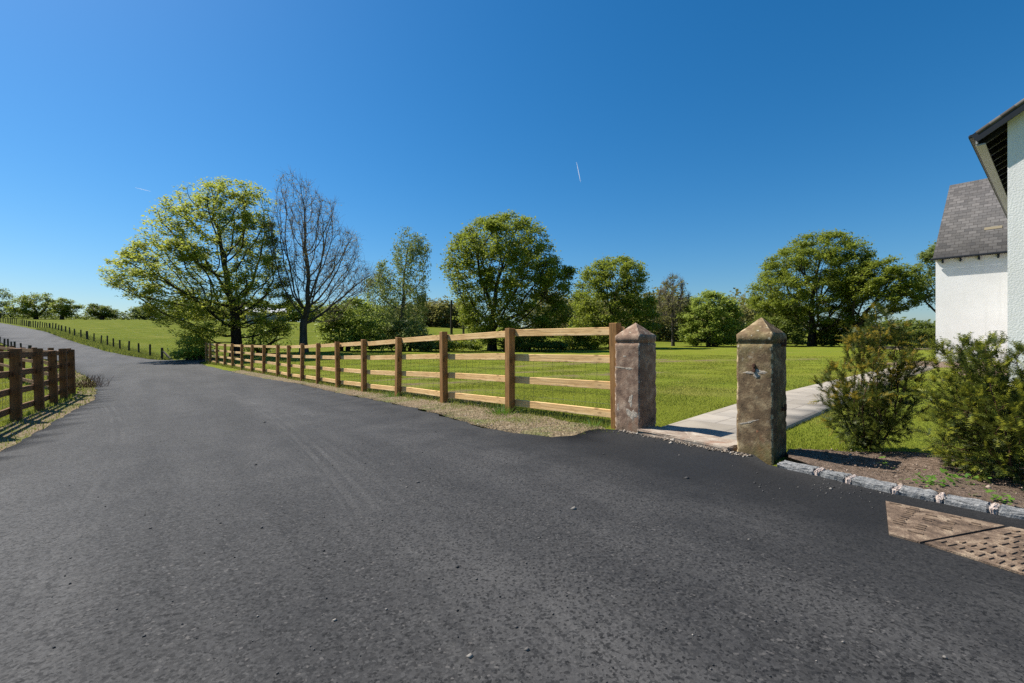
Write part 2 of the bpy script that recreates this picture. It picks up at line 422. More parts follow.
    M['yew_tip_green'] = mat_leaf('yew_tip_green', (.12, .15, .013), (.22, .245, .02), (.36, .35, .04), .38, .5, .25, 4)
    M['bark_yew'] = mat_bark('bark_yew', (.05, .025, .015), (.13, .07, .04))
    M['weed'] = mat_leaf('weed_leaf', (.04, .10, .01), (.08, .17, .016), (.14, .24, .03), .3, .5, .3, 3)
    t = NT('pebble'); g = t.n('ShaderNodeNewGeometry')
    M['pebble'] = t.done(t.bsdf(t.ramp(g.outputs['Random Per Island'], [(0, (.10, .08, .06)), (.6, (.24, .19, .14)), (1, (.45, .40, .33))]), .9, .2))
    t = NT('crumb'); g = t.n('ShaderNodeNewGeometry')
    M['crumb'] = t.done(t.bsdf(t.ramp(g.outputs['Random Per Island'], [(0, (.06, .04, .028)), (.7, (.2, .145, .105)), (1, (.4, .31, .24))]), .95, .1))
    M['chip'] = NT('chip'); t = M['chip']; g = t.n('ShaderNodeNewGeometry')
    M['chip'] = t.done(t.bsdf(t.ramp(g.outputs['Random Per Island'], [(0, (.03, .03, .03)), (.7, (.09, .085, .08)), (1, (.3, .27, .23))]), .85, .3))
    # contrail: thin ice cloud
    t = NT('ice_cloud')
    da = t.n('ShaderNodeBsdfDiffuse'); da.inputs[0].default_value = (.95, .95, .95, 1); db = t.n('ShaderNodeBsdfTranslucent'); db.inputs[0].default_value = (.95, .95, .95, 1)
    d = t.n('ShaderNodeMixShader'); t.l(da.outputs[0], d.inputs[1]); t.l(db.outputs[0], d.inputs[2])
    tp = t.n('ShaderNodeBsdfTransparent'); mx = t.n('ShaderNodeMixShader'); mx.inputs[0].default_value = .55
    t.l(tp.outputs[0], mx.inputs[1]); t.l(d.outputs[0], mx.inputs[2]); M['ice'] = t.done(mx.outputs[0])
    return M
M = make_materials()

# ------------------------------------------------------------------ polygons on the ground
def densify(poly, step, jitter=0.0, seed=0):
    r = np.random.default_rng(seed)
    out = []
    n = len(poly)
    for i in range(n):
        a = np.array(poly[i], float); b = np.array(poly[(i + 1) % n], float)
        L = np.linalg.norm(b - a)
        near = min(np.linalg.norm(a), np.linalg.norm(b))
        k = max(1, int(L / max(step, near * .02)))
        nrm = np.array([-(b - a)[1], (b - a)[0]]) / max(L, 1e-6)
        for j in range(k):
            p = a + (b - a) * j / k
            if jitter: p = p + nrm * r.normal(0, jitter)
            out.append(p)
    return np.array(out)

def inside(P, poly):
    x, y = P[:, 0], P[:, 1]
    c = np.zeros(len(P), bool)
    n = len(poly); j = n - 1
    for i in range(n):
        xi, yi = poly[i]; xj, yj = poly[j]
        if yi != yj:
            k = ((yi > y) != (yj > y)) & (x < (xj - xi) * (y - yi) / (yj - yi) + xi)
            c ^= k
        j = i
    return c

def sheet(name, poly, mat, off, step=.5, jit=0.0, skirt=.12, seed=1, zfun=None, dens=.2, uvf=None):
    B = densify(poly, dens, jit, seed)
    lo, hi = B.min(0), B.max(0)
    # interior points: spacing grows with the distance
    pts = []
    y = lo[1]
    r = np.random.default_rng(seed)
    G = []
    for s, lim in ((step, 20), (step * 2, 45), (step * 5, 1e9)):
        prev = 0 if s == step else (20 if s == step * 2 else 45)
        xs = np.arange(lo[0] + s / 2, hi[0], s); ys = np.arange(lo[1] + s / 2, hi[1], s)
        gx, gy = np.meshgrid(xs, ys); g = np.c_[gx.ravel(), gy.ravel()]
        d = np.hypot(g[:, 0], g[:, 1]); g = g[(d >= prev) & (d < lim)]
        if len(g): G.append(g)
    G = np.concatenate(G) if G else np.zeros((0, 2))
    if len(G): G = G[inside(G, B)]
    allp = np.r_[B, G + r.normal(0, .01, G.shape)] if len(G) else B
    n = len(B)
    vs, _, fs, *_ = delaunay_2d_cdt([Vector(p) for p in allp], [], [list(range(n))], 1, 1e-5)
    V2 = np.array([[v.x, v.y] for v in vs])
    z = Hs(V2) + off
    if zfun is not None: z = z + zfun(V2)
    V = np.c_[V2, z]
    tris = np.array([f for f in fs if len(f) == 3], np.int32)
    # boundary edges for the skirt
    from collections import Counter
    cnt = Counter()
    for f in tris:
        for a, b in ((f[0], f[1]), (f[1], f[2]), (f[2], f[0])): cnt[(min(a, b), max(a, b))] += 1
    be = [e for e, c in cnt.items() if c == 1]
    low = {}
    ext = []
    quads = []
    for a, b in be:
        for k in (a, b):
            if k not in low:
                low[k] = len(V) + len(ext); ext.append([V[k, 0], V[k, 1], V[k, 2] - skirt])
        quads.append((a, b, low[b], low[a]))
    V = np.r_[V, np.array(ext)]
    uv = None
    if uvf is not None: uv = uvf(V[:, :2])
    o = mesh_np(name, V, [tris, np.array(quads, np.int32)], mat, uv=uv)
    return o, B

def offset_line(line, d):
    """offset to the left of travel by d"""
    L = np.array(line, float); out = []
    for i in range(len(L)):
        a = L[max(0, i - 1)]; b = L[min(len(L) - 1, i + 1)]
        t = (b - a) / np.linalg.norm(b - a)
        out.append(L[i] + d * np.array([-t[1], t[0]]))
    return [tuple(p) for p in out]

KERB = [(1.98, 3.62), (2.19, 3.31), (2.43, 2.92), (2.70, 2.58), (3.02, 2.22), (3.45, 1.80), (4.1, 1.3)]
hill_edge = offset_line([(h[0], h[1]) for h in HILL], 1.0)      # left of travel = towards the road
hill_left = offset_line([(h[0], h[1]) for h in HILL], 5.6)
RIGHT_EDGE = [(6, -4), (5.2, .6)] + [(x - .0, y) for x, y in reversed(KERB)] + [(2.06, 3.92), (1.40, 4.72), (1.20, 5.02), (.95, 5.06), (.82, 5.02), (.63, 4.75), (.40, 4.66), (-.2, 5.05), (-.86, 6.05), (-1.60, 7.25), (-3.62, 9.95), (-6.75, 14.1),
              (-8.4, 15.9), (-11.4, 19.2), (-14.3, 22.4), (-17.2, 25.6), (-19.0, 27.9), (-20, 31.5), (-23.5, 33.2)] + hill_edge[1:]
LEFT_EDGE = list(reversed(hill_left[1:])) + [(-30.5, 31.2), (-25.6, 26.6), (-20.9, 21.9), (-16.5, 17.7), (-13.4, 14.8), (-11.5, 12.7), (-9.4, 10.4), (-7.9, 8.3), (-6.4, 6.2), (-5.5, 4.95), (-4.8, 3.6), (-4.3, 2), (-4, -4)]
ROAD = RIGHT_EDGE + LEFT_EDGE
road, ROAD_B = sheet('road', ROAD, M['asphalt'], .030, .45, .026, .12, 3)
tag(road, 'black asphalt lane with faint tyre tracks curving away up the hill', kind='structure')

# strips of bare soil beside the road
vr_in = [(1.02, 5.33), (.3, 6.2)] + offset_line(FENCE[2:13], -.55)
vr_out = [(-12.9, 20.7), (-11.4, 19.0), (-8.4, 15.7), (-6.6, 14.0), (-3.5, 9.85), (-1.45, 7.15), (-.7, 5.95), (-.05, 4.95), (.42, 4.56), (.66, 4.65), (.85, 4.90), (1.1, 4.80)]
VERGE_R = vr_in + vr_out
verge, VERGE_RB = sheet('verge', VERGE_R, M['verge'], .012, .3, .03, .1, 4)
tag(verge, 'sandy soil strip with sparse weeds between asphalt and wooden fence', kind='structure')
VERGE_L = [(-4.6, 3.5), (-5.3, 4.85), (-6.2, 6.1), (-7.7, 8.2), (-9.2, 10.3), (-11.2, 12.5), (-13.1, 14.6), (-16.2, 17.6), (-20.5, 21.8), (-21.6, 21.6), (-17.2, 17.6), (-14.6, 15.2), (-12.1, 12.9), (-10.45, 11.0), (-9.0, 8.9), (-7.4, 6.6), (-6.1, 4.95), (-5.3, 3.5)]
vergel, VERGE_LB = sheet('verge', VERGE_L, M['verge'], .012, .3, .04, .1, 5)
tag(vergel, 'sandy grass strip between asphalt and dark fence on the left', kind='structure')
# paved path
PL = [(1.50, 4.98), (3.43, 7.02), (7.0, 10.45), (16.6, 19.3), (17.2, 18.4), (8.0, 9.9), (4.16, 6.2), (2.20, 4.32)]
def path_uv(P):
    return np.c_[P @ np.array([-.68, .73]), P @ np.array([.73, .68])]
path, PATH_B = sheet('path', PL, M['paving'], .034, .5, 0, .1, 6, uvf=path_uv)
tag(path, 'pale stone slab path leading from the gateposts to the white house', kind='structure')
BED = [(2.20, 3.66)] + [(x + .09, y + .05) for x, y in KERB[1:]] + [(5.5, 2.6), (4.6, 3.6), (3.75, 3.55), (3.35, 3.95), (2.9, 4.0), (2.45, 4.10), (2.35, 3.95)]
def bed_z(P):
    return .035 * np.clip(np.sin(P[:, 0] * 5) * np.cos(P[:, 1] * 4.3), -.5, 1)
bed, BED_B = sheet('planting_bed', BED, M['mulch'], .040, .12, .012, .15, 7, bed_z, dens=.08)
tag(bed, 'brown mulched soil bed behind the granite kerb under the two shrubs', kind='structure')
BED2 = [tuple(np.array([9.07, 8.42]) + a * E1 + b * E2) for a, b in ((-4.4, 11.2), (-3.9, 15.8), (-.1, 15.95), (-.1, 6), (-1.3, 6), (-1.6, 10.6))]
bed2, BED2_B = sheet('planting_bed', BED2, M['mulch'], .05, .5, .03, .12, 8)
tag(bed2, 'bare brown soil bed along the foot of the white house wall', kind='structure')
YARD = [(38, 45), (75, 62), (90, 92), (60, 75), (40, 52)]
yard, YARD_B = sheet('gravel_yard', YARD, M['verge'], .04, 1.5, 0, .2, 9)
tag(yard, 'pale gravel drive on the far side of the lawn by the house', kind='structure')
OVER = [ROAD_B, VERGE_RB, VERGE_LB, PATH_B, BED_B, BED2_B, YARD_B]

# the ground sheet
def axis_coords(near_lo, near_hi, step, far):
    a = [near_lo]
    s = step
    while a[-1] > -far: s *= 1.07; a.append(a[-1] - s)
    a = a[::-1]
    b = list(np.arange(near_lo + step, near_hi, step))
    s = step; c = [near_hi]
    while c[-1] < far: s *= 1.07; c.append(c[-1] + s)
    return np.array(a + b + c)
gx = axis_coords(-20, 16, .22, 1500); gy = axis_coords(-3, 30, .22, 1500)
GX, GY = np.meshgrid(gx, gy)
P2 = np.c_[GX.ravel(), GY.ravel()]
PZ = Hs(P2)
rad = np.hypot(P2[:, 0], P2[:, 1])
k = np.clip((rad - 350) / 300, 0, 1); k = k * k * (3 - 2 * k)
PZ = PZ * (1 - k) + k * 10.0
carve = np.zeros(len(P2), bool)
for B in OVER:
    lo, hi = B.min(0), B.max(0)
    m = (P2[:, 0] > lo[0]) & (P2[:, 0] < hi[0]) & (P2[:, 1] > lo[1]) & (P2[:, 1] < hi[1])
    idx = np.where(m)[0]
    if len(idx): carve[idx[inside(P2[idx], B)]] = True
micro = .018 * np.sin(P2[:, 0] * 2.1 + np.sin(P2[:, 1] * 1.3)) * np.sin(P2[:, 1] * 1.7 + .5) * np.clip((rad - 3) / 10, 0, 1)
PZ += micro - .004
PZ[carve] -= .09
nx, ny = len(gx), len(gy)
ii = np.arange(nx * ny).reshape(ny, nx)
Q = np.stack([ii[:-1, :-1].ravel(), ii[:-1, 1:].ravel(), ii[1:, 1:].ravel(), ii[1:, :-1].ravel()], 1)
ground = mesh_np('ground', np.c_[P2, PZ], [Q], M['grass'], smooth=True)
tag(ground, 'green mown lawn and rising grass fields', kind='structure')
# worn earth marks across the lawn behind the fence and along the left verge
bare = np.zeros(len(P2))
def streak(a, b, w):
    a = np.array(a); b = np.array(b); d = b - a; L2 = d @ d
    t_ = np.clip(((P2 - a) @ d) / L2, 0, 1)
    q = np.hypot(*(P2 - a - t_[:, None] * d).T)
    return np.exp(-(q / w) ** 2)
WORN = (((-2.6, 12.5), (4.5, 15.2), .7), ((-4, 14.5), (1.5, 17), .5), ((6, 22), (16, 25), 1.0), ((-3.0, 9.6), (-.4, 9.9), .45), ((0, 20), (8, 24), .9))
for a, b, w in WORN:
    bare = np.maximum(bare, streak(a, b, w))
at = ground.data.attributes.new('bare', 'FLOAT', 'POINT'); at.data.foreach_set('value', bare.astype(np.float32))

def on_overlay(P):
    m = np.zeros(len(P), bool)
    for B in OVER: m |= inside(P, B)
    return m

# ------------------------------------------------------------------ grass blades
def blades(name, P, hgt, wid, mat, label, kind='stuff', parent=None, lean=.5, zoff=-.012):
    n = len(P)
    z = Hs(P) + zoff
    a = rng.uniform(0, 2 * np.pi, n); le = rng.uniform(0, lean, n); b = rng.uniform(0, 2 * np.pi, n)
    h = hgt * rng.uniform(.5, 1.15, n)
    base = np.c_[P, z]
    side = np.c_[np.cos(a), np.sin(a), np.zeros(n)] * (np.broadcast_to(wid, n) / 2)[:, None]
    tip = base + np.c_[np.cos(b) * le * h, np.sin(b) * le * h, h]
    V = np.concatenate([base - side, base + side, tip], 1).reshape(-1, 3)
    o = mesh_np(name, V, [np.arange(3 * n).reshape(-1, 3)], mat, parent)
    if label: tag(o, label, kind=kind)
    return o

def rand_in(poly, n):
    poly = np.asarray(poly); lo, hi = poly.min(0), poly.max(0)
    P = rng.uniform(lo, hi, (n, 2)); return P[inside(P, poly)]
def scatter(n, rmin, rmax, amin, amax, power=1.0):
    r = rmin * (rmax / rmin) ** rng.uniform(0, 1, n)
    a = rng.uniform(amin, amax, n)
    return np.c_[r * np.sin(a), r * np.cos(a)]

FN = np.array(FENCE)
lawn_side = np.r_[FN, [(-22, 60), (60, 60), (60, 3), (5, -1.5), (2.2, 3.3), (2.2, 4)]]
P = scatter(420000, 3.6, 34, R(-34), R(52))
P = P[inside(P, lawn_side)]
P = P[~on_overlay(P)]
def worn(Q):
    m = np.zeros(len(Q))
    for a, b, w_ in WORN:
        a = np.array(a); b = np.array(b); e = b - a
        t_ = np.clip(((Q - a) @ e) / (e @ e), 0, 1); m = np.maximum(m, np.exp(-(np.hypot(*(Q - a - t_[:, None] * e).T) / w_) ** 2))
    return m
P = P[rng.uniform(size=len(P)) > worn(P) * 1.3]
d = np.hypot(P[:, 0], P[:, 1])
blades('lawn_grass', P, .026 + .0006 * d, .005 + .0011 * d, M['blade'], 'short mown bright green lawn grass behind the fence')
P = scatter(110000, 5.0, 26, R(-62), R(-30))
left_side = np.array([(-5.4, 3.5), (-6.15, 4.95), (-7.45, 6.6), (-9.05, 8.9), (-10.5, 11.0), (-12.2, 12.9), (-14.7, 15.2), (-20, 20.9), (-29, 30), (-60, 30), (-30, 3)])
P = P[inside(P, left_side)]
P = P[~on_overlay(P)]
d = np.hypot(P[:, 0], P[:, 1])
blades('paddock_grass', P, .075, .006 + .001 * d, M['blade'], 'green grass inside the dark fenced paddock on the left')
P = np.concatenate([densify(VERGE_L, .06) + rng.normal(0, .14, (len(densify(VERGE_L, .06)), 2)) for _ in range(14)])
P = P[inside(P, VERGE_LB) & (rng.uniform(size=len(P)) < .8)]
# long grass along the hill road
Lh = np.array([(h[0], h[1]) for h in HILL[:9]])
Ps = []
for i in range(len(Lh) - 1):
    tt = rng.uniform(0, 1, (2600, 1)); q = Lh[i] + (Lh[i + 1] - Lh[i]) * tt + rng.normal(0, .45, (2600, 2)); Ps.append(q)
Q1 = np.concatenate(Ps); Q1 = Q1[~inside(Q1, ROAD_B)]
Q2 = offset_line(FENCE, .0)
Ps = []
for i in range(len(FENCE) - 1):
    tt = rng.uniform(0, 1, (700, 1)); Ps.append(FN[i] + (FN[i + 1] - FN[i]) * tt + E2 * np.abs(rng.normal(.12, .16, (700, 1))) + rng.normal(0, .05, (700, 2)))
Q3 = np.concatenate(Ps)
P = np.concatenate([P, Q1, Q3]); P = P[~inside(P, ROAD_B)]
d = np.hypot(P[:, 0], P[:, 1])
blades('verge_grass', P, .06 + .0035 * d, .006 + .0012 * d, M['blade_dry'], 'longer rough grass along the fence feet and lane edges', lean=.8, zoff=-.01)

P = np.r_[scatter(26000, 4.3, 26, R(-42), R(14)), scatter(3000, 4.3, 9, R(-10), R(14))]; P = P[inside(P, VERGE_RB)]
P = np.r_[P, rand_in(VERGE_L, 6000)]; P = P[~inside(P, ROAD_B)]
blades('dry_grass', P, .03, .006 + .0006 * np.hypot(P[:, 0], P[:, 1]), M['straw'], 'short dry straw coloured grass on the sandy verges', lean=1.6, zoff=.008)
P = rand_in(VERGE_L, 60000)
g_ = np.sin(P[:, 0] * 2.3) * np.sin(P[:, 1] * 1.9) + rng.normal(0, .35, len(P))
P = P[(g_ > -.1) & ~inside(P, ROAD_B)]
P = np.r_[P, (lambda q: q[(np.sin(q[:, 0] * 3.1 + 1) * np.sin(q[:, 1] * 2.3) + rng.normal(0, .4, len(q)) > .5) & inside(q, VERGE_RB)])(scatter(60000, 4.3, 26, R(-42), R(14)))]
blades('sparse_grass', P, .045, .006 + .0008 * np.hypot(P[:, 0], P[:, 1]), M['blade_dry'], 'patchy green grass on the sandy verges', lean=1.0, zoff=.006)

# ------------------------------------------------------------------ loose stones
def stones(name, P, size, mat, label, zoff):
    n = len(P); z = Hs(P) + zoff
    s = size * rng.lognormal(0, .45, n)
    oct_ = np.array([(1, 0, 0), (0, 1, 0), (-1, 0, 0), (0, -1, 0), (0, 0, .7), (0, 0, -.5)], float)
    V = oct_[None] * rng.uniform(.6, 1.3, (n, 6, 1)) * s[:, None, None] + np.c_[P, z][:, None, :]
    f = np.array([(0, 1, 4), (1, 2, 4), (2, 3, 4), (3, 0, 4), (1, 0, 5), (2, 1, 5), (3, 2, 5), (0, 3, 5)])
    Fc = (f[None] + 6 * np.arange(n)[:, None, None]).reshape(-1, 3)
    tag(mesh_np(name, V.reshape(-1, 3), [Fc], mat), label, kind='stuff')
P = scatter(8000, 3.5, 22, R(-40), R(22)); P = P[inside(P, VERGE_RB)]
P = np.r_[P, rand_in(VERGE_L, 7000)]; P = P[~inside(P, ROAD_B)]
stones('verge_gravel', P, .0065, M['pebble'], 'small loose pebbles on the sandy verges', .012)
stones('bed_gravel', rand_in(BED_B, 6000), .0055, M['crumb'], 'crumbs of soil and bark on the planting bed', .05)
P = np.r_[scatter(500, 1.2, 9, R(-45), R(48)), rng.normal(0, 1, (160, 2)) * (.35, .12) + (2.2, 3.0), FN[0] + (E1 * rng.uniform(-.6, 1.4, (300, 1)) - E2 * np.abs(rng.normal(.2, .1, (300, 1))))]
q = rng.uniform(-.15, 1.0, (420, 1)); Pt = np.array([1.30, 4.86]) + q * np.array([.72, -.98]) - E2 * np.abs(rng.normal(.03, .04, (420, 1)))
stones('threshold_rubble', Pt[inside(Pt, ROAD_B)], .008, M['pebble'], 'crumbs of sandy rubble where the asphalt meets the gateposts', .034)
P = P[inside(P, ROAD_B)]
stones('road_chippings', P, .0045, M['chip'], 'scattered small chippings lying on the asphalt', .032)

# ------------------------------------------------------------------ timber fences
def tube_lines(lines, r, k=3):
    Vs, Fs = [], []; off = 0
    for ln in lines:
        ln = np.asarray(ln, float); n = len(ln)
        d = np.gradient(ln, axis=0); d /= np.linalg.norm(d, axis=1)[:, None] + 1e-9
        up = np.where(np.abs(d[:, 2:3]) > .9, np.array([[1., 0, 0]]), np.array([[0, 0, 1.]]))
        s = np.cross(d, up); s /= np.linalg.norm(s, axis=1)[:, None]; t_ = np.cross(s, d)
        an = np.arange(k) * 2 * np.pi / k
        ring = ln[:, None] + r * (np.cos(an)[None, :, None] * s[:, None] + np.sin(an)[None, :, None] * t_[:, None])
        Vs.append(ring.reshape(-1, 3))
        i = np.arange(n - 1)[:, None] * k + np.arange(k)[None]; j = np.arange(n - 1)[:, None] * k + (np.arange(k)[None] + 1) % k
        Fs.append(np.stack([i, j, j + k, i + k], -1).reshape(-1, 4) + off); off += n * k
    return np.concatenate(Vs), np.concatenate(Fs)

def part_mesh(name, build, mat, parent, world, rz):
    """part built in its own local frame (x along, z up) so the wood grain follows it"""
    bm = bmesh.new(); build(bm)
    o = bm_obj(name, bm, mat, None)
    o.location = Vector(world) - parent.location
    o.rotation_euler = rz if isinstance(rz, tuple) else (0, 0, rz)
    o.parent = parent
    return o

def rail_fence(name, label, pts, hpost, rails, postw, railh, mats, side, net, hfun=H, thick=.04, group=None):
    root = empty(name, (pts[0][0], pts[0][1], H(*pts[0])))
    tag(root, label, 'fence', group)
    N = len(pts)
    zs = [H(*p) for p in pts]
    hts = [hpost + random.uniform(-.02, .025) for _ in pts]
    for i, p in enumerate(pts):
        a = np.array(pts[max(0, i - 1)]); b = np.array(pts[min(N - 1, i + 1)])
        rz = math.atan2(*(b - a)[::-1]) + random.uniform(-.05, .05)
        def bp(bm, i=i):
            add_box(bm, (0, 0, hts[i] / 2 - .12), (postw, postw, hts[i] + .24), bevel=.006)
            for v in bm.verts:
                if v.co.z > 0: v.co.z += v.co.y * random.choice((.06, -.05, .0))
        part_mesh('post', bp, mats[0], root, (p[0], p[1], zs[i]), (random.uniform(-.02, .02), random.uniform(-.02, .02), rz))
    for i in range(N - 1):
        a = np.array(pts[i]); b = np.array(pts[i + 1]); d = (b - a) / np.linalg.norm(b - a)
        nrm = np.array([-d[1], d[0]]) * side
        L = np.linalg.norm(b - a)
        for k_, rh in enumerate(rails):
            lap = .045
            lift = .0
            o3 = nrm * (postw / 2 + thick / 2 + .003 + (thick + .002 if (i % 2 and N < 0) else 0))
            za = zs[i] + rh + random.uniform(-.012, .012); zb = zs[i + 1] + rh + random.uniform(-.012, .012)
            LL = math.sqrt(L * L + (zb - za) ** 2)
            ex = .049 if i % 2 == 0 else -.052
            def br(bm, LL=LL, ex=ex):
                add_box(bm, (0, 0, 0), (LL + 2 * ex if i not in (0, N - 2) else LL + 2 * min(ex, .045), thick, railh), bevel=.004)
            mid = ((a + b) / 2 + o3)
            rz = math.atan2(d[1], d[0])
            part_mesh('rail', br, mats[1], root, (mid[0], mid[1], (za + zb) / 2), (0, -math.atan2(zb - za, L), rz))
    if net:
        lines = []
        nd = []
        for i in range(N):
            a = np.array(pts[max(0, i - 1)]); b = np.array(pts[min(N - 1, i + 1)]); d = (b - a) / np.linalg.norm(b - a)
            nd.append(np.array(pts[i]) + np.array([-d[1], d[0]]) * side * (postw / 2 + thick + .01))
        for hz in net: lines.append([(*nd[i], zs[i] + hz) for i in range(N)])
        for i in range(N - 1):
            m = int(np.linalg.norm(nd[i + 1] - nd[i]) / .17)
            for j in range(m):
                q = nd[i] + (nd[i + 1] - nd[i]) * j / m; z = zs[i] + (zs[i + 1] - zs[i]) * j / m
                lines.append([(*q, z + net[0]), (*q, z + net[-1])])
        V, Fq = tube_lines([np.array(l) - np.array(root.location) for l in lines], .0016)
        mesh_np('wire_netting', V, [Fq], M['wire'], root)
    return root

rail_fence('post_and_rail_fence', 'long new light brown four-rail timber fence between the lane and the lawn', FENCE, 1.215, (.145, .465, .795, 1.125), .105, .095,
           (M['post_wood'], M['rail_wood']), -1, (.05, .15, .25, .36, .48, .62, .78))
LF = [(-5.08, 3.46), (-6.02, 4.75), (-6.96, 6.04), (-7.9, 7.33), (-8.78, 8.55), (-9.68, 9.72), (-10.42, 10.70), (-10.95, 11.45)]
rail_fence('post_and_rail_fence', 'dark brown four-rail timber fence along the left edge of the lane', LF, 1.15, (.16, .46, .76, 1.06), .125, .10,
           (M['dark_post'], M['dark_rail']), 1, (.05, .15, .25, .36, .48, .62, .78))
LR = [(-11.15, 11.55), (-12.65, 12.6), (-14.15, 13.65), (-15.65, 14.7), (-17.15, 15.75), (-18.65, 16.8), (-20.15, 17.85), (-21.65, 18.9)]
rail_fence('post_and_rail_fence', 'dark weathered timber fence turning off the lane across the paddock', LR, 1.15, (.16, .46, .76, 1.06), .11, .09,
           (M['dark_post'], M['dark_rail']), 1, None)

def stock_fence(name, label, line, space, hp, w, straights):
    root = empty(name, (line[0][0], line[0][1], H(*line[0])))
    tag(root, label, 'fence')
    L = np.array(line); seg = np.r_[0, np.cumsum(np.hypot(*np.diff(L, axis=0).T))]
    s = np.arange(0, seg[-1], space); s = s[:99]
    xs = np.interp(s, seg, L[:, 0]); ys = np.interp(s, seg, L[:, 1]); zs = Hs(np.c_[xs, ys])
    tops = []
    for i in range(len(s)):
        ww = w * (1.5 if i % 9 == 0 else 1) * random.uniform(.85, 1.15); hh = hp * random.uniform(.92, 1.08)
        def bp(bm):
            bmesh.ops.create_cone(bm, cap_ends=True, segments=8, radius1=ww / 2, radius2=ww / 2 * .95, depth=hh + .3, matrix=Matrix.Translation((0, 0, hh / 2 - .15)))
        part_mesh('post', bp, M['grey_post'], root, (xs[i], ys[i], zs[i]), (random.uniform(-.05, .05), random.uniform(-.05, .05), random.uniform(0, 6)))
    if straights:
        def bs(bm): beam(bm, (0, 0, .75), (1.5, -1.0, .02), .09, .09)
        part_mesh('brace', bs, M['grey_post'], root, (xs[0], ys[0], zs[0]), 0)
    lines = [[(xs[i], ys[i] , zs[i] + hz) for i in range(len(s))] for hz in (.1, .25, .42, .6, .8, .95)]
    V, Fq = tube_lines([np.array(l) - np.array(root.location) for l in lines], .002)
    mesh_np('wire', V, [Fq], M['wire'], root)
stock_fence('stock_fence', 'line of short grey posts and wire climbing beside the hill field', [(h[0], h[1]) for h in HILL], 2.35, 1.0, .13, True)
stock_fence('stock_fence', 'row of small dark posts on the lower side of the hill lane', offset_line([(h[0], h[1]) for h in HILL[1:]], 6.3), 2.5, 1.0, .12, False)

# ------------------------------------------------------------------ gateposts
def gatepost(label, c, size, hgt, mat, seed, plinth):
    root = empty('stone_gatepost', (c[0], c[1], H(*c) + .0), math.atan2(E1[1], E1[0]))
    tag(root, label, 'gatepost', 'pair of stone gateposts')
    r = np.random.default_rng(seed)
    n = 16
    s = size / 2
    zshaft = hgt - .235
    levels = [(-.15, s)] + [(z, s * (1 - .012 * z)) for z in np.linspace(0.0, zshaft, 34)] + [(zshaft + .004, s * .94), (zshaft + .020, s * .94), (zshaft + .024, s * 1.0), (zshaft + .055, s * 1.005), (zshaft + .085, s * 1.005)]
    capz = np.linspace(0, 1, 9)[1:-1]
    levels += [(zshaft + .088 + (hgt - zshaft - .088) * q, s * (1 - q) * 1.0) for q in capz]
    V = []
    for z, rr in levels:
        for side in range(4):
            for j in range(n):
                q = -1 + 2 * j / n
                p = {0: (q, -1), 1: (1, q), 2: (-q, 1), 3: (-1, -q)}[side]
                V.append([p[0] * rr, p[1] * rr, z])
    m = 4 * n
    V.append([0, 0, hgt])
    V = np.array(V)
    # chipped arrises and uneven faces
    def nz(P, f, ph):
        return np.sin(P[:, 0] * f + ph) * np.sin(P[:, 1] * f * 1.13 + ph * 2.1) * np.sin(P[:, 2] * f * .9 + ph * .7)
    corner = np.minimum(np.abs(V[:, 0]), np.abs(V[:, 1])) / np.maximum(np.maximum(np.abs(V[:, 0]), np.abs(V[:, 1])), 1e-4)
    shaft = (V[:, 2] < zshaft + .001)
    rd = r.normal(0, 1, len(V))
    chip = np.clip(rd - .25, 0, 2.0) * (corner > .93) * np.where(shaft, .0055, .003)
    bump = .002 * nz(V, 31, seed) + .0018 * nz(V, 57, seed * 3) + r.normal(0, .0007, len(V))
    f = 1 - (chip * 1.3 + bump) / s
    f[-1] = 1
    V[:, 0] *= f; V[:, 1] *= f
    V[:-1, 2] += (r.normal(0, .0015, len(V)))[:-1]
    nl = len(levels)
    i = np.arange(nl - 1)[:, None] * m + np.arange(m)[None]; j = np.arange(nl - 1)[:, None] * m + (np.arange(m)[None] + 1) % m
    Fq = np.stack([i, j, j + m, i + m], -1).reshape(-1, 4)
    a = (nl - 1) * m + np.arange(m); b = (nl - 1) * m + (np.arange(m) + 1) % m
    Ft = np.stack([a, b, np.full(m, len(V) - 1)], -1)
    # shaft and cap as two parts
    cut = 1 + 34
    q_sh = Fq[: cut * m]; q_cap = Fq[cut * m:]
    mesh_np('shaft', V, [q_sh], mat, root)
    mesh_np('cap', V, [q_cap, Ft], mat, root)
    for o in root.children:
        bm = bmesh.new(); bm.from_mesh(o.data)
        bmesh.ops.delete(bm, geom=[v for v in bm.verts if not v.link_faces], context='VERTS')
        bm.to_mesh(o.data); bm.free()
    return root, s

def blob_patch(name, root, cx, cz, w, h, y, mat, seed, n=30, th=.003, mass=.45):
    """a rough irregular smear lying on the road face (local -y)"""
    r = np.random.default_rng(seed)
    ph = r.uniform(0, 6.28, 4)
    bm = bmesh.new()
    vs0, vs1 = [], []
    for k in range(n):
        a = 2 * math.pi * k / n
        q = 1 + mass * (.5 * math.sin(2 * a + ph[0]) + .45 * math.sin(3 * a + ph[1]) + .3 * math.sin(5 * a + ph[2]) + .2 * math.sin(9 * a + ph[3]))
        x, z = cx + math.cos(a) * w / 2 * q, cz + math.sin(a) * h / 2 * q
        vs0.append(bm.verts.new((x, y, z)))
        vs1.append(bm.verts.new((cx + (x - cx) * .8, y - th, cz + (z - cz) * .8)))
    bm.faces.new(vs1)
    for k in range(n): bm.faces.new((vs0[k], vs0[(k + 1) % n], vs1[(k + 1) % n], vs1[k]))
    return bm_obj(name, bm, mat, root)

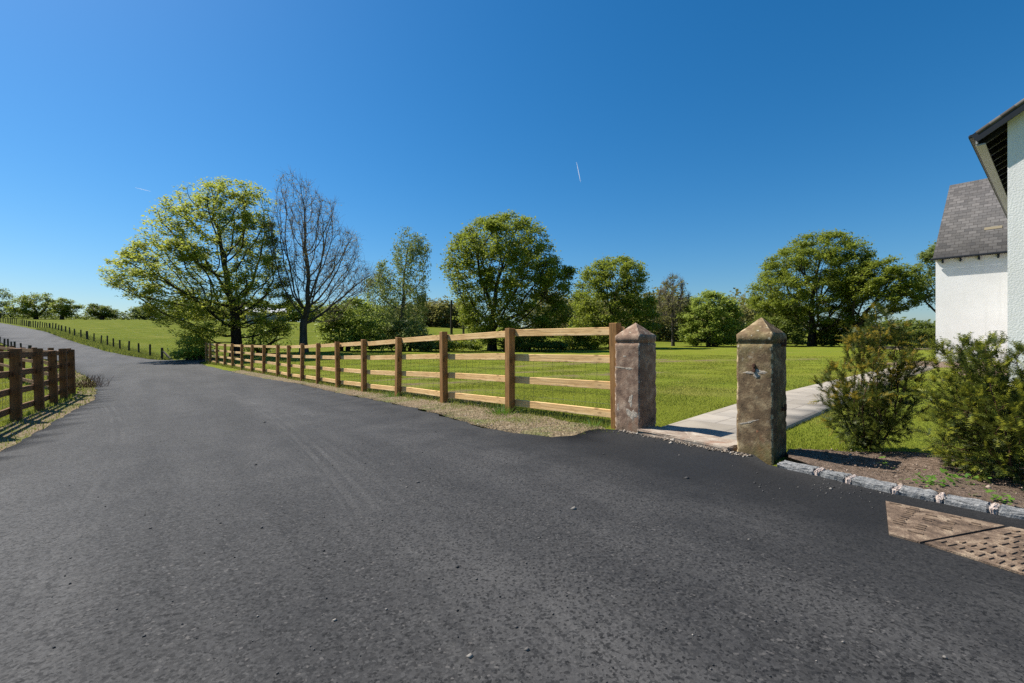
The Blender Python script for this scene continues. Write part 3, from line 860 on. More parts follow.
GL, s_ = gatepost('pinkish stone gatepost with pale render scars, nearest the timber fence', (1.386, 5.16), .322, 1.205, M['stone_pink'], 3, True)
blob_patch('render_scar', GL, .05, .35, .06, .12, -s_ + .002, M['patch'], 5)
blob_patch('render_scar', GL, .06, .20, .12, .13, -s_ + .002, M['patch'], 8)
blob_patch('render_scar', GL, -.03, .83, .05, .015, -s_ + .002, M['patch'], 9)
blob_patch('render_scar', GL, -.01, .70, .20, .022, -s_ + .002, M['patch'], 19, mass=.7)
blob_patch('render_scar', GL, -.12, .24, .03, .12, -s_ + .002, M['patch'], 29)
GR, s_ = gatepost('mossy brown stone gatepost with rusty iron stub, beside the kerb', (2.177, 4.015), .296, 1.205, M['stone_green'], 11, False)
blob_patch('mortar_patch', GR, .015, .735, .19, .030, -s_ + .002, M['patch'], 4, mass=.6)
blob_patch('mortar_patch', GR, .015, .715, .05, .06, -s_ + .001, M['patch'], 6)
o = blob_patch('mortar_patch', GR, 0, 0, .15, .020, -s_ + .002, M['patch'], 12, mass=.5); o.location = (-.05, 0, .30); o.rotation_euler = (0, R(-20), 0)
blob_patch('rust_stain', GR, .055, .24, .10, .13, -s_ + .004, M['rust'], 14, th=.002)
bm = bmesh.new()
for z in (.745, .79):
    bmesh.ops.create_cone(bm, cap_ends=True, segments=10, radius1=.016, radius2=.013, depth=.05, matrix=Matrix.Translation((.0, -s_ + .008, z)) @ Matrix.Rotation(R(90), 4, 'X'))
add_box(bm, (0, -s_ + .001, .77), (.02, .012, .075), bevel=.003)
bm_obj('iron_stub', bm, M['iron'], GR)
for z in (.42, .97):
    bm = bmesh.new()
    bmesh.ops.create_cone(bm, cap_ends=True, segments=12, radius1=.018, radius2=.016, depth=.04, matrix=Matrix.Translation((s_ + .01, .05, z)) @ Matrix.Rotation(R(90), 4, 'Y'))
    bmesh.ops.create_cone(bm, cap_ends=True, segments=10, radius1=.010, radius2=.010, depth=.05, matrix=Matrix.Translation((s_ + .026, .05, z + .018)))
    bm_obj('hinge_pin', bm, M['iron'], GR)
# threshold stone between them
bm = bmesh.new()
add_box(bm, (.0, 0, .0), (1.02, .34, .122), bevel=.010)
bmesh.ops.subdivide_edges(bm, edges=bm.edges, cuts=5, use_grid_fill=True)
for v in bm.verts: v.co += Vector([random.gauss(0, .004) for _ in range(3)])
th = bm_obj('threshold_stone', bm, M['stone_pale'])
mid = (np.array([1.386, 5.16]) + np.array([2.177, 4.015])) / 2 - E2 * .03
th.location = (mid[0], mid[1], H(*mid)); th.rotation_euler = (0, 0, math.atan2(-1.145, .791))
tag(th, 'flat pale stone threshold slab between the two gateposts', 'threshold')

# ------------------------------------------------------------------ kerb stones
K = np.array(KERB); ks = np.r_[0, np.cumsum(np.hypot(*np.diff(K, axis=0).T))]
def kp(s): return np.array([np.interp(s, ks, K[:, 0]), np.interp(s, ks, K[:, 1])])
s = .10; ki = 0
lens = [.257, .162, .226, .173, .191, .21, .19, .22, .2, .2]
KL = ['long grey granite kerb stone touching the mossy gatepost', 'short granite kerb stone next to the long one by the gatepost', 'granite kerb stone in front of the smaller bronze-tipped shrub',
      'granite kerb stone with weeds sprouting behind it', 'granite kerb stone between the weeds and the larger green shrub', 'granite kerb stone under the larger green shrub at the photo edge',
      None, None, None]
while ki < 9:
    L = lens[ki]
    a, b = kp(s), kp(s + L)
    c = (a + b) / 2; rz = math.atan2(*(b - a)[::-1])
    r = np.random.default_rng(40 + ki)
    bm = bmesh.new()
    add_box(bm, (0, .065, -.018), (L + .008, .13, .17), bevel=.016)
    bmesh.ops.subdivide_edges(bm, edges=bm.edges, cuts=4, use_grid_fill=True)
    for v in bm.verts: v.co += Vector(r.normal(0, .0035, 3))
    o = bm_obj('kerb_stone', bm, M['granite'])
    o.location = (c[0], c[1], H(*c)); o.rotation_euler = (0, r.normal(0, .015), rz)
    tag(o, KL[ki] or 'granite kerb stone beyond the right edge of the photo', 'kerb stone', 'granite kerb stones')
    bm = bmesh.new(); add_box(bm, (L / 2 + .017, .064, -.018), (.036, .127, .17), bevel=.012)
    bmesh.ops.subdivide_edges(bm, edges=bm.edges, cuts=2, use_grid_fill=True)
    for v in bm.verts: v.co += Vector(r.normal(0, .003, 3))
    bm_obj('mortar_joint', bm, M['mortar'], o)
    s += L + .035; ki += 1

# ------------------------------------------------------------------ sunken metal cover by the kerb
cov = empty('access_cover', (2.2, 2.3, .034))
tag(cov, 'rust brown ribbed access cover caked with sand, sunk in the asphalt by the kerb', 'cover')
def plate(poly, ribs_dir, name):
    bm = bmesh.new()
    top = [bm.verts.new((x - 2.2, y - 2.3, .004)) for x, y in poly]
    bot = [bm.verts.new((x - 2.2, y - 2.3, -.03)) for x, y in poly]
    bm.faces.new(top)
    n = len(poly)
    for i in range(n): bm.faces.new((top[i], top[(i + 1) % n], bot[(i + 1) % n], bot[i]))
    pa = np.array(poly); nf = len(bm.faces)
    ang = math.atan2(*ribs_dir[::-1])
    d = np.array(ribs_dir); nn = np.array([-d[1], d[0]])
    cc = pa.mean(0)
    j0 = int(math.ceil(((pa - cc) @ d).min() / .085)) + 0
    for i in range(-14, 15):
        for j in range(-9, 10):
            q = cc + d * j * .085 + nn * i * .036
            pts = np.array([q + d * .04, q - d * .04, q + nn * .02, q - nn * .02])
            if not inside(pts, poly).all(): continue
            if random.random() < (.04 if j <= j0 + 1 else .45): continue
            add_box(bm, (q[0] - 2.2, q[1] - 2.3, .006), (.055 * random.uniform(.5, 1.1), .013 * random.uniform(.7, 1.1), .008), ang + random.gauss(0, .05))
    bm.faces.ensure_lookup_table()
    for f in bm.faces[nf:]: f.material_index = 1
    o = bm_obj(name, bm, M['plate'], cov); o.data.materials.append(M['plate_bar'])
plate([(2.25, 2.77), (1.885, 2.30), (1.955, 2.205), (2.57, 2.40)], (.62, -.785), 'cover_plate')
plate([(1.97, 2.195), (2.12, 1.90), (2.75, 1.30), (3.05, 1.9), (2.585, 2.385)], (.93, .3), 'cover_plate')

# ------------------------------------------------------------------ house
def house():
    O = np.array([9.07, 8.42])
    z0 = H(9.07, 8.42)
    root = empty('white_house', (O[0], O[1], z0), math.atan2(E1[1], E1[0]))
    tag(root, 'white roughcast house with brown slate roofs and black eaves', 'house')
    # local frame: x along E1, y along E2
    EZ = 4.86 - z0
    def prism(name, poly, y0, y1, mat, parent, thick_dir='y'):
        bm = bmesh.new()
        a = [bm.verts.new((x, y0, z)) for x, z in poly]; b = [bm.verts.new((x, y1, z)) for x, z in poly]
        bm.faces.new(a); bm.faces.new(b[::-1])
        n = len(poly)
        for i in range(n): bm.faces.new((a[i], a[(i + 1) % n], b[(i + 1) % n], b[i]))
        return bm_obj(name, bm, mat, parent)
    tp = .63; EZ += .05
    rz = EZ + 3.4 * tp
    prism('wall', [(0, -.3), (6, -.3), (6, EZ + .4 * tp - .12), (3, rz - .12), (0, EZ + .4 * tp - .12)], 0, 16.0, M['render'], root)
    # main roof: slabs with thickness
    def slab(name, quad, th, parent, mat):
        q = [np.array(p, float) for p in quad]
        n = np.cross(q[1] - q[0], q[3] - q[0]); n /= np.linalg.norm(n)
        if n[2] < 0: n = -n
        V = np.array(q + [p - n * th for p in q])
        Fq = np.array([(0, 1, 2, 3), (7, 6, 5, 4), (0, 4, 5, 1), (1, 5, 6, 2), (2, 6, 7, 3), (3, 7, 4, 0)])
        u = (q[1] - q[0]) / np.linalg.norm(q[1] - q[0]); w = np.cross(n, u)
        uv = np.c_[(V - q[0]) @ u, (V - q[0]) @ w]
        return mesh_np(name, V, [Fq], mat, parent, uv=uv)
    R1 = slab('roof', [(-.4, -.2, EZ), (-.4, 16.2, EZ), (3, 16.2, rz), (3, -.2, rz)], .07, root, M['slate'])
    R2 = slab('roof', [(6.4, 16.2, EZ), (6.4, -.2, EZ), (3.02, -.2, rz), (3.02, 16.2, rz)], .07, root, M['slate'])
    # fascia + gutter on the eave, soffit boards, rafter feet
    bm = bmesh.new(); add_box(bm, (-.385, 8, EZ - .155), (.025, 16.36, .15)); bm_obj('fascia', bm, M['fascia'], R1)
    bm = bmesh.new(); add_box(bm, (-.335, 8, EZ - .245), (.13, 16.3, .025)); bm_obj('fascia', bm, M['fascia'], R1)
    bm = bmesh.new(); add_box(bm, (-.45, 8, EZ - .06), (.09, 16.38, .07), bevel=.02); bm_obj('gutter', bm, M['black'], R1)
    bm = bmesh.new()
    q0 = np.array([(-.375, -.15, EZ - .095), (-.375, 16.1, EZ - .095), (0, 16.1, EZ + .375 * tp - .095), (0, -.15, EZ + .375 * tp - .095)])
    for dz in (0, .02):
        bm.faces.new([bm.verts.new((p[0], p[1], p[2] + dz)) for p in q0])
    bm_obj('soffit', bm, M['soffit'], R1)
    for k_ in range(34):
        bm = bmesh.new(); y = .1 + k_ * .45
        beam(bm, (-.37, y, EZ - .165), (-.005, y, EZ + .365 * tp - .165), .06, .11, (0, 0, 1)); bm_obj('rafter_foot', bm, M['black'], R1)
    # bargeboard along the gable
    bm = bmesh.new(); beam(bm, (-.42, -.18, EZ - .12), (3.0, -.18, rz - .12), .03, .17, (0, 0, 1)); bm_obj('bargeboard', bm, M['black'], R1)
    bm = bmesh.new(); beam(bm, (6.42, -.18, EZ - .12), (3.02, -.18, rz - .12), .03, .17, (0, 0, 1)); bm_obj('bargeboard', bm, M['black'], R2)
    # wing
    a0, a1, b0, b1 = -3.13, 4.5, 16.07, 22.1
    bm = bmesh.new(); add_box(bm, ((a0 + a1) / 2, (b0 + b1) / 2, EZ / 2 - .08), (a1 - a0, b1 - b0, EZ + .2)); bm_obj('wing_wall', bm, M['render'], root)
    ov = .17; rise = 3.85; ins = .12; bm_ = (b0 + b1) / 2; rzz = EZ + rise
    ze = EZ - ov * rise / 3.0 - .22
    W1 = slab('wing_roof', [(a0 - .08, b0 - ov, ze + .3), (a1, b0 - ov, ze + .3), (a1, bm_, rzz), (a0 + ins, bm_, rzz)], .08, root, M['slate'])
    slab('wing_roof', [(a1, b1 + ov, ze + .3), (a0 - .08, b1 + ov, ze + .3), (a0 + ins, bm_ + .01, rzz), (a1, bm_ + .01, rzz)], .08, root, M['slate'])
    V = np.array([(a0 - .08, b0 - ov, ze + .3), (a0 + ins, bm_, rzz), (a0 - .08, b1 + ov, ze + .3), (a0 + .0, b0 - ov + .02, ze + .22), (a0 + ins + .08, bm_, rzz - .08), (a0 + .0, b1 + ov - .02, ze + .22)])
    mesh_np('wing_roof', V, [np.array([(0, 2, 1), (3, 4, 5)]), np.array([(0, 3, 5, 2)])], M['slate'], root, uv=V[:, 1:])
    bm = bmesh.new(); add_box(bm, ((a0 + a1) / 2 - .05, b0 - ov - .05, ze + .255), (a1 - a0 + .2, .11, .09), bevel=.02); bm_obj('gutter', bm, M['black'], W1)
    for k_ in range(8):
        bm = bmesh.new(); add_box(bm, (a0 + .25 + k_ * .58, b0 - ov / 2, ze + .14), (.06, ov - .02, .16)); bm_obj('rafter_foot', bm, M['black'], W1)
    # pale repaired course of slates
    n = np.array([0, -rise, 3.0 + ov]); 
    for (x, L, q) in ((a0 + 1.5, .55, .30), (a0 + 2.2, .75, .32)):
        y = b0 - ov + (bm_ - b0 + ov) * q; z = ze + .3 + (rzz - ze - .3) * q
        bm = bmesh.new(); beam(bm, (x, y, z + .012), (x + L, y, z + .012), .17, .012, (0, -rise, 3.3)); bm_obj('patch_slate', bm, M['lead'], W1)
house()

# ------------------------------------------------------------------ trees
def scan_outline(poly):
    zs = np.linspace(poly[:, 1].min() + 1e-3, poly[:, 1].max() - 1e-3, 60)
    lo, hi = np.full(60, 1e9), np.full(60, -1e9)
    n = len(poly)
    for i in range(n):
        a, b = poly[i], poly[(i + 1) % n]
        if a[1] == b[1]: continue
        t_ = (zs - a[1]) / (b[1] - a[1]); ok = (t_ >= 0) & (t_ <= 1)
        x = a[0] + t_ * (b[0] - a[0])
        lo[ok] = np.minimum(lo[ok], x[ok]); hi[ok] = np.maximum(hi[ok], x[ok])
    return zs, lo, hi

def sample_crown(poly, n, r, shell=.55, maxdepth=None):
    """points inside a crown whose profile is poly (x,z) and whose plan is round"""
    zs, lo, hi = scan_outline(poly)
    W = (hi - lo).max() / 2
    out = []
    mn, mx = poly.min(0), poly.max(0)
    while sum(map(len, out)) < n:
        q = r.uniform(mn, mx, (n * 2, 2)); q = q[inside(q, poly)]
        l = np.interp(q[:, 1], zs, lo); h = np.interp(q[:, 1], zs, hi)
        w = np.maximum((h - l) / 2, .05); c = (h + l) / 2
        e = (q[:, 0] - c) / w
        dep = np.sqrt(np.clip(1 - e * e, 0, 1)) * np.minimum(w, maxdepth or 1e9)
        y = r.uniform(-1, 1, len(q)) * dep
        p = np.c_[q[:, 0], y, q[:, 1]]
        rr = np.sqrt(e ** 2 + (y / np.maximum(np.minimum(w, maxdepth or 1e9), .05)) ** 2)
        keep = r.uniform(size=len(p)) < (1 - shell) + shell * rr ** 1.5
        out.append(p[keep])
    return np.concatenate(out)[:n]

def grow(att, start, sparent, D, dk, trop, r, jit=.12, maxit=220, di=None):
    pos = [np.array(p, float) for p in start]; par = list(sparent)
    A = att.copy()
    P = np.array(pos)
    d = np.linalg.norm(A[:, None] - P[None], axis=2)
    best = d.argmin(1); bd = d.min(1)
    for it in range(maxit):
        if len(A) == 0: break
        sel = bd < (di or 1e9)
        if not sel.any(): break
        ids = best[sel]
        v = A[sel] - P[ids]; v /= np.linalg.norm(v, axis=1)[:, None] + 1e-9
        u, inv = np.unique(ids, return_inverse=True)
        acc = np.zeros((len(u), 3)); np.add.at(acc, inv, v)
        acc /= np.linalg.norm(acc, axis=1)[:, None] + 1e-9
        acc += trop + r.normal(0, jit, acc.shape)
        acc /= np.linalg.norm(acc, axis=1)[:, None] + 1e-9
        new = P[u] + acc * D
        base = len(P)
        P = np.r_[P, new]; par += list(u)
        d = np.linalg.norm(A[:, None] - new[None], axis=2)
        m = d.min(1); am = d.argmin(1)
        up = m < bd - 1e-6
        best[up] = base + am[up]; bd[up] = m[up]
        k_ = bd > dk
        A = A[k_]; best = best[k_]; bd = bd[k_]
        if len(P) > 16000: break
    return P, np.array(par)

def radii(par, tip, ex):
    n = len(par); s = np.zeros(n); ch = np.zeros(n, int)
    for i in range(n - 1, -1, -1):
        if ch[i] == 0: s[i] = tip ** ex
        if par[i] >= 0:
            s[par[i]] += s[i]; ch[par[i]] += 1
    return s ** (1 / ex), ch

def branch_mesh(P, par, rad, rmin):
    n = len(P); kids = [[] for _ in range(n)]
    for i in range(n):
        if par[i] >= 0: kids[par[i]].append(i)
    chains = []
    stack = [(i, None) for i in range(n) if par[i] < 0]
    while stack:
        i, pa = stack.pop()
        ch = [] if pa is None else [pa]
        while True:
            ch.append(i)
            if not kids[i]: break
            ks_ = sorted(kids[i], key=lambda q: -rad[q])
            for q in ks_[1:]: stack.append((q, i))
            i = ks_[0]
        if len(ch) > 1: chains.append(ch)
    Vs, Fs = [], []; off = 0
    for ch in chains:
        p = P[ch].copy(); r = np.maximum(rad[ch], rmin)
        if par[ch[0]] >= 0 or True:
            if len(ch) > 1 and par[ch[1]] == ch[0] and ch[0] != ch[1]: r[0] = min(r[0], r[1] * 1.15)
        if len(p) > 3:
            p[1:-1] = (p[:-2] + 2 * p[1:-1] + p[2:]) / 4
        k = 9 if r.max() > .12 else (5 if r.max() > .035 else 3)
        d = np.gradient(p, axis=0); d /= np.linalg.norm(d, axis=1)[:, None] + 1e-9
        ref = np.array([.36, .93, .02]); 
        s = np.cross(d, ref); s /= np.linalg.norm(s, axis=1)[:, None] + 1e-9; t_ = np.cross(d, s)
        an = np.arange(k) * 2 * np.pi / k
        ring = p[:, None] + r[:, None, None] * (np.cos(an)[None, :, None] * s[:, None] + np.sin(an)[None, :, None] * t_[:, None])
        Vs.append(ring.reshape(-1, 3)); m = len(p)
        i_ = np.arange(m - 1)[:, None] * k + np.arange(k)[None]; j_ = np.arange(m - 1)[:, None] * k + (np.arange(k)[None] + 1) % k
        Fs.append(np.stack([i_, i_ + k, j_ + k, j_], -1).reshape(-1, 4) + off); off += m * k
    return np.concatenate(Vs), np.concatenate(Fs)

def leaf_quads(C, L, r, flat=.5, wid=.62, droop=0.0):
    n = len(C)
    nrm = r.normal(0, 1, (n, 3)); nrm[:, 2] = np.abs(nrm[:, 2]) + flat * 2
    nrm /= np.linalg.norm(nrm, axis=1)[:, None]
    a = r.normal(0, 1, (n, 3)); a[:, 2] -= droop
    a -= (a * nrm).sum(1)[:, None] * nrm; a /= np.linalg.norm(a, axis=1)[:, None] + 1e-9
    b = np.cross(nrm, a)
    s = (L * np.clip(r.lognormal(-.05, .33, n), .4, 2))[:, None]
    V = np.stack([C - a * s * .5, C + b * s * wid * .5 + a * s * .06, C + a * s * .5, C - b * s * wid * .5 + a * s * .06], 1).reshape(-1, 3)
    return V, np.arange(4 * n).reshape(-1, 4)

def build_tree(name, label, cat, u, Y, outline, leaf, bark, seed, natt=1500, D=.4, nleaf=26000, L=.2, flat=.5, trunk_r=.3, fork=None, tip=.012, ex=2.4, spread=.32,
               trop=(0, 0, .08), shell=.5, group=None, stems=1, lean=0.0, bare=False, droop=0.0, hang=0, maxdepth=None, twig_r=.03, zlow=None, dk=None, jit=.13, thin=0.0, twigs=0, twig_l=.5, twig_up=.1):
    r = np.random.default_rng(seed)
    x0 = (u - CX) / F * Y; z0 = H(x0, Y)
    base = np.array([x0, Y, z0])
    # profile lies square to the line from the camera so that it has the photo's outline, but the crown is round in plan
    th = math.atan2(x0, Y)
    poly = np.array([((q[0] - u) / F * Y * math.cos(th), CAMH - (q[1] - CY) / F * Y - z0) for q in outline])
    poly[:, 1] = np.maximum(poly[:, 1], .15)
    att = sample_crown(poly, natt, r, shell, maxdepth)
    zmin = att[:, 2].min()
    fork = fork if fork is not None else max(.6, np.percentile(att[:, 2], 6))
    start, sp = [], []
    cx = np.median(att[:, 0])
    for s_ in range(stems):
        a = 2 * math.pi * s_ / max(1, stems) + r.uniform(0, 1)
        o = np.array([math.cos(a), math.sin(a), 0]) * (.0 if stems == 1 else .25 + .12 * D)
        k_ = max(2, int(fork / D) + 1)
        px = np.zeros(3) + o
        for j in range(k_ + 1):
            start.append(px.copy()); sp.append(-1 if j == 0 else len(start) - 2)
            px = px + np.array([lean * .3 + r.normal(0, .05), r.normal(0, .05), 1.0]) * fork / k_ + o * .35 * (j > 0)
    P, par = grow(att, start, sp, D, dk or D * 1.7, np.array(trop), r, jit)
    rad, ch = radii(par, tip, ex)
    sc = trunk_r / max(rad[0], 1e-6)
    rad = np.where(rad > tip * 1.5, tip + (rad - tip) * (trunk_r - tip) / max(rad[0] - tip, 1e-6), rad)
    base_z = P[:, 2]
    fl = 1 + .55 * np.exp(-np.clip(base_z, 0, 9) / .45); rad = rad * np.where(base_z < 1.2, fl, 1)
    P[0, 2] -= .3
    if stems > 1:
        for i in range(len(par)):
            if par[i] < 0: P[i, 2] = -.25
    rot = -th
    root = empty(name, base, rot)
    tag(root, label, cat, group)
    V, Fq = branch_mesh(P, par, rad, tip * .8)
    if twigs:
        tp_ = np.where((rad < twig_r) & (P[:, 2] > .3))[0]
        pk = r.choice(tp_, twigs)
        dd = P[pk] - P[np.maximum(par[pk], 0)]; dd /= np.linalg.norm(dd, axis=1)[:, None] + 1e-9
        dd = dd * .8 + r.normal(0, .42, dd.shape) + np.array([0, 0, twig_up]); dd /= np.linalg.norm(dd, axis=1)[:, None]
        ln = twig_l * r.uniform(.4, 1.3, twigs)
        s1 = np.cross(dd, (.3, .9, .1)); s1 /= np.linalg.norm(s1, axis=1)[:, None]; s2 = np.cross(dd, s1)
        tr_ = tip * .8
        vv = np.stack([P[pk] + tr_ * s1, P[pk] + tr_ * (-.5 * s1 + .87 * s2), P[pk] + tr_ * (-.5 * s1 - .87 * s2), P[pk] + dd * ln[:, None] + tr_ * .4 * s1, P[pk] + dd * ln[:, None] - tr_ * .4 * s1], 1).reshape(-1, 3)
        tf = np.array([(0, 1, 3), (1, 4, 3), (1, 2, 4), (2, 0, 4), (0, 3, 4)])
        tri = (tf[None] + 5 * np.arange(twigs)[:, None, None]).reshape(-1, 3) + len(V)
        mesh_np('trunk', np.r_[V, vv], [Fq, tri], bark, root, smooth=True)
    else:
        mesh_np('trunk', V, [Fq], bark, root, smooth=True)
    if nleaf:
        tips = np.where((rad < twig_r) & (P[:, 2] > .25))[0]
        w = np.where(ch[tips] == 0, 2.5, 1.0)
        if thin:     # clumped gaps
            q = P[tips] * .55
            g = np.sin(q[:, 0] * 2.1 + seed) * np.sin(q[:, 1] * 1.9 + 2) * np.sin(q[:, 2] * 2.6 + 1)
            w = w * np.clip(.5 + g * 2.2, 1 - thin, 1.4)
        pick = r.choice(tips, nleaf, p=w / w.sum())
        off = r.normal(0, 1, (nleaf, 3)) * spread * np.array([1, 1, .55])
        C = P[pick] + off
        if hang:
            C[:, 2] -= np.abs(r.exponential(hang, nleaf))
        C = C[C[:, 2] > .08]
        V, Fq = leaf_quads(C, L, r, flat, droop=droop)
        mesh_np('crown', V, [Fq], leaf, root)
    return root

T = build_tree
T('tree', 'large spreading light green tree overhanging the lane, left of the bare tree', 'tree', 236, 34,
  [(190, 350), (178, 335), (162, 320), (124, 296), (116, 276), (140, 256), (152, 228), (172, 204), (192, 189), (230, 180), (262, 181), (272, 194), (280, 225), (290, 260), (298, 300), (298, 330), (272, 340), (250, 330), (225, 330), (212, 354)],
  M['leaf_lime'], M['bark_dark'], 11, natt=4200, D=.36, nleaf=84000, L=.15, flat=.9, trunk_r=.36, fork=3.0, spread=.22, trop=(0, 0, -.02), thin=.8, maxdepth=5.0, shell=.25, jit=.22, twig_r=.035)
T('tree', 'tall nearly leafless tree with dark twigs, beside the large light green tree', 'tree', 304, 34,
  [(300, 318), (276, 288), (266, 250), (272, 208), (279, 180), (290, 171), (300, 186), (309, 178), (324, 198), (338, 200), (342, 224), (362, 234), (362, 256), (388, 272), (372, 290), (354, 302), (338, 324), (318, 324)],
  M['bud'], M['bark_grey'], 12, natt=5200, D=.27, nleaf=9000, L=.085, flat=.2, trunk_r=.26, fork=1.9, spread=.2, trop=(0, 0, .16), tip=.0095, ex=2.15, maxdepth=3.6, dk=.42, jit=.13, shell=.15, twigs=4200, twig_l=.65, twig_up=.35)
T('birch_tree', 'slender grey green birch with drooping twigs, between the bare tree and the utility poles', 'tree', 402, 42,
  [(374, 332), (364, 300), (366, 275), (380, 265), (392, 245), (401, 219), (412, 222), (428, 232), (430, 260), (428, 290), (426, 322), (412, 335), (390, 335)],
  M['leaf_grey'], M['bark_birch'], 13, natt=1100, D=.42, nleaf=22000, L=.14, flat=.0, trunk_r=.2, fork=4.5, spread=.22, trop=(0, 0, .12), hang=.55, droop=1.5, tip=.012, thin=.8)
T('tree', 'dense round dark green tree right behind the utility poles', 'tree', 492, 48,
  [(462, 325), (455, 298), (443, 270), (449, 242), (475, 222), (500, 212), (535, 219), (548, 238), (560, 262), (572, 290), (568, 322), (545, 342), (485, 345)],
  M['leaf_mid'], M['bark_dark'], 14, natt=2200, D=.5, nleaf=80000, L=.21, flat=.5, trunk_r=.45, fork=3.0, spread=.36, thin=.6)
T('tree', 'medium round green tree behind the gatepost nearest the fence', 'tree', 612, 55,
  [(570, 342), (570, 305), (582, 270), (600, 258), (625, 256), (645, 268), (648, 290), (658, 320), (655, 342), (600, 346)],
  M['leaf_mid'], M['bark_dark'], 15, natt=1700, D=.5, nleaf=50000, L=.22, flat=.5, trunk_r=.36, fork=2.5, spread=.36, thin=.65)
T('tree', 'thin half bare tree with brownish twigs, between the medium tree and the round bush', 'tree', 673, 62,
  [(654, 322), (656, 296), (664, 282), (672, 272), (682, 280), (692, 298), (692, 322), (680, 328), (665, 328)],
  M['leaf_brown'], M['bark_grey'], 16, twigs=3000, twig_l=.8, twig_up=.3, natt=1100, D=.5, nleaf=3600, L=.2, flat=.2, trunk_r=.2, fork=3.2, spread=.28, trop=(0, 0, .25), tip=.016)
T('tree', 'compact rounded yellow green tree standing alone at the lawn edge', 'tree', 711, 59,
  [(678, 336), (682, 308), (700, 292), (718, 290), (734, 302), (744, 328), (736, 346), (688, 346)],
  M['leaf_bright'], M['bark_dark'], 17, natt=1100, D=.45, nleaf=30000, L=.23, flat=.6, trunk_r=.22, fork=1.2, spread=.32, thin=.4, stems=2)
T('tree', 'very broad olive green tree behind the mossy gatepost, biggest on the right', 'tree', 812, 62,
  [(745, 305), (748, 280), (768, 254), (800, 236), (830, 231), (856, 240), (870, 256), (866, 290), (850, 326), (822, 342), (780, 340), (766, 322)],
  M['leaf_olive'], M['bark_dark'], 18, natt=2200, D=.55, nleaf=80000, L=.23, flat=.5, trunk_r=.5, fork=2.6, spread=.4, thin=.75)
T('tree', 'lower spreading olive tree with open branches, above the bronze-tipped shrub', 'tree', 858, 57,
  [(840, 305), (838, 275), (860, 263), (890, 262), (915, 272), (922, 292), (915, 308), (895, 316), (870, 325), (850, 326)],
  M['leaf_olive'], M['bark_dark'], 19, natt=1200, D=.5, nleaf=38000, L=.21, flat=.6, trunk_r=.32, fork=2.6, spread=.34, thin=.85)
T('tree', 'pale green tree half hidden behind the white house wing', 'tree', 948, 55,
  [(912, 275), (922, 250), (945, 238), (968, 250), (972, 300), (935, 315), (916, 300)],
  M['leaf_grey'], M['bark_dark'], 20, natt=900, D=.5, nleaf=14000, L=.24, flat=.5, trunk_r=.3, fork=3.0, spread=.36, thin=.85)
# far trees on the hill
T('tree', 'bluish bare crowned tree at the far left on the hill crest', 'tree', -2, 150,
  [(-22, 316), (-22, 300), (-6, 284), (8, 286), (16, 300), (12, 316)], M['leaf_grey'], M['bark_grey'], 21, natt=500, D=1.2, nleaf=4200, L=.42, trunk_r=.6, fork=2.2, spread=.8, tip=.045, twig_r=.15, thin=.8)
T('tree', 'low spreading olive oak on the hill crest, left of its twin', 'tree', 36, 142,
  [(6, 314), (12, 300), (28, 294), (48, 294), (58, 302), (56, 314), (40, 318), (20, 317)], M['leaf_olive'], M['bark_dark'], 22, natt=700, D=1.0, nleaf=7500, L=.42, trunk_r=.6, fork=1.8, spread=.7, tip=.045, twig_r=.15, thin=.8)
T('tree', 'ragged olive oak on the hill crest, right beside the spreading oak', 'tree', 62, 140,
  [(50, 314), (54, 300), (66, 297), (76, 302), (84, 306), (78, 314), (64, 318)], M['leaf_olive'], M['bark_dark'], 23, natt=500, D=1.0, nleaf=5000, L=.4, trunk_r=.5, fork=1.8, spread=.6, tip=.045, twig_r=.15, thin=.8)
T('tree', 'flat topped dark oak standing alone on the field crest', 'tree', 102, 140,
  [(83, 314), (88, 306), (100, 304), (112, 306), (120, 312), (117, 318), (95, 318)], M['leaf_dark'], M['bark_dark'], 24, natt=500, D=1.0, nleaf=7000, L=.4, trunk_r=.5, fork=1.4, spread=.55, tip=.045, twig_r=.15, thin=.8)
T('tree', 'pale hazy green tree on the field crest behind the large light green tree', 'tree', 145, 150,
  [(128, 318), (130, 309), (144, 305), (158, 308), (162, 318)], M['leaf_grey'], M['bark_grey'], 25, natt=450, D=1.0, nleaf=5000, L=.5, trunk_r=.4, fork=1.6, spread=.6, tip=.045, twig_r=.15, thin=.8)
# bushes
def bush(label, u, Y, outline, leaf, seed, nleaf, L=.2, cat='bush', name='bush', natt=700, D=.4, thin=.5, group=None, flat=.4, spread=.3):
    return T(name, label, cat, u, Y, outline, leaf, M['bark_dark'], seed, natt=natt, D=D, nleaf=nleaf, L=L, flat=flat, trunk_r=.09, fork=.5, spread=spread, stems=4, thin=thin, group=group, tip=.014, twig_r=.05)
bush('loose green bush under the bare tree behind the timber fence', 345, 38, [(320, 348), (318, 322), (330, 304), (352, 297), (372, 304), (388, 322), (390, 348)], M['leaf_bright'], 31, 15000, thin=.8)
bush('pale willowy bush below the birch behind the timber fence', 408, 40, [(385, 350), (386, 328), (400, 318), (418, 322), (432, 334), (434, 350)], M['leaf_grey'], 32, 6000)
bush('drooping light green bush at the far end of the timber fence', 196, 31, [(172, 362), (176, 340), (190, 328), (206, 332), (214, 348), (212, 362)], M['leaf_lime'], 33, 3200, thin=.9, L=.15)
bush('dark green bush at the foot of the large light green tree', 262, 37, [(243, 352), (244, 330), (256, 318), (276, 318), (292, 330), (296, 352)], M['leaf_bright'], 34, 3500, thin=.9, L=.16)
bush('low dark bush at the foot of the dense round tree', 527, 46, [(502, 350), (505, 340), (520, 336), (545, 337), (562, 342), (566, 350)], M['leaf_dark'], 35, 8000)
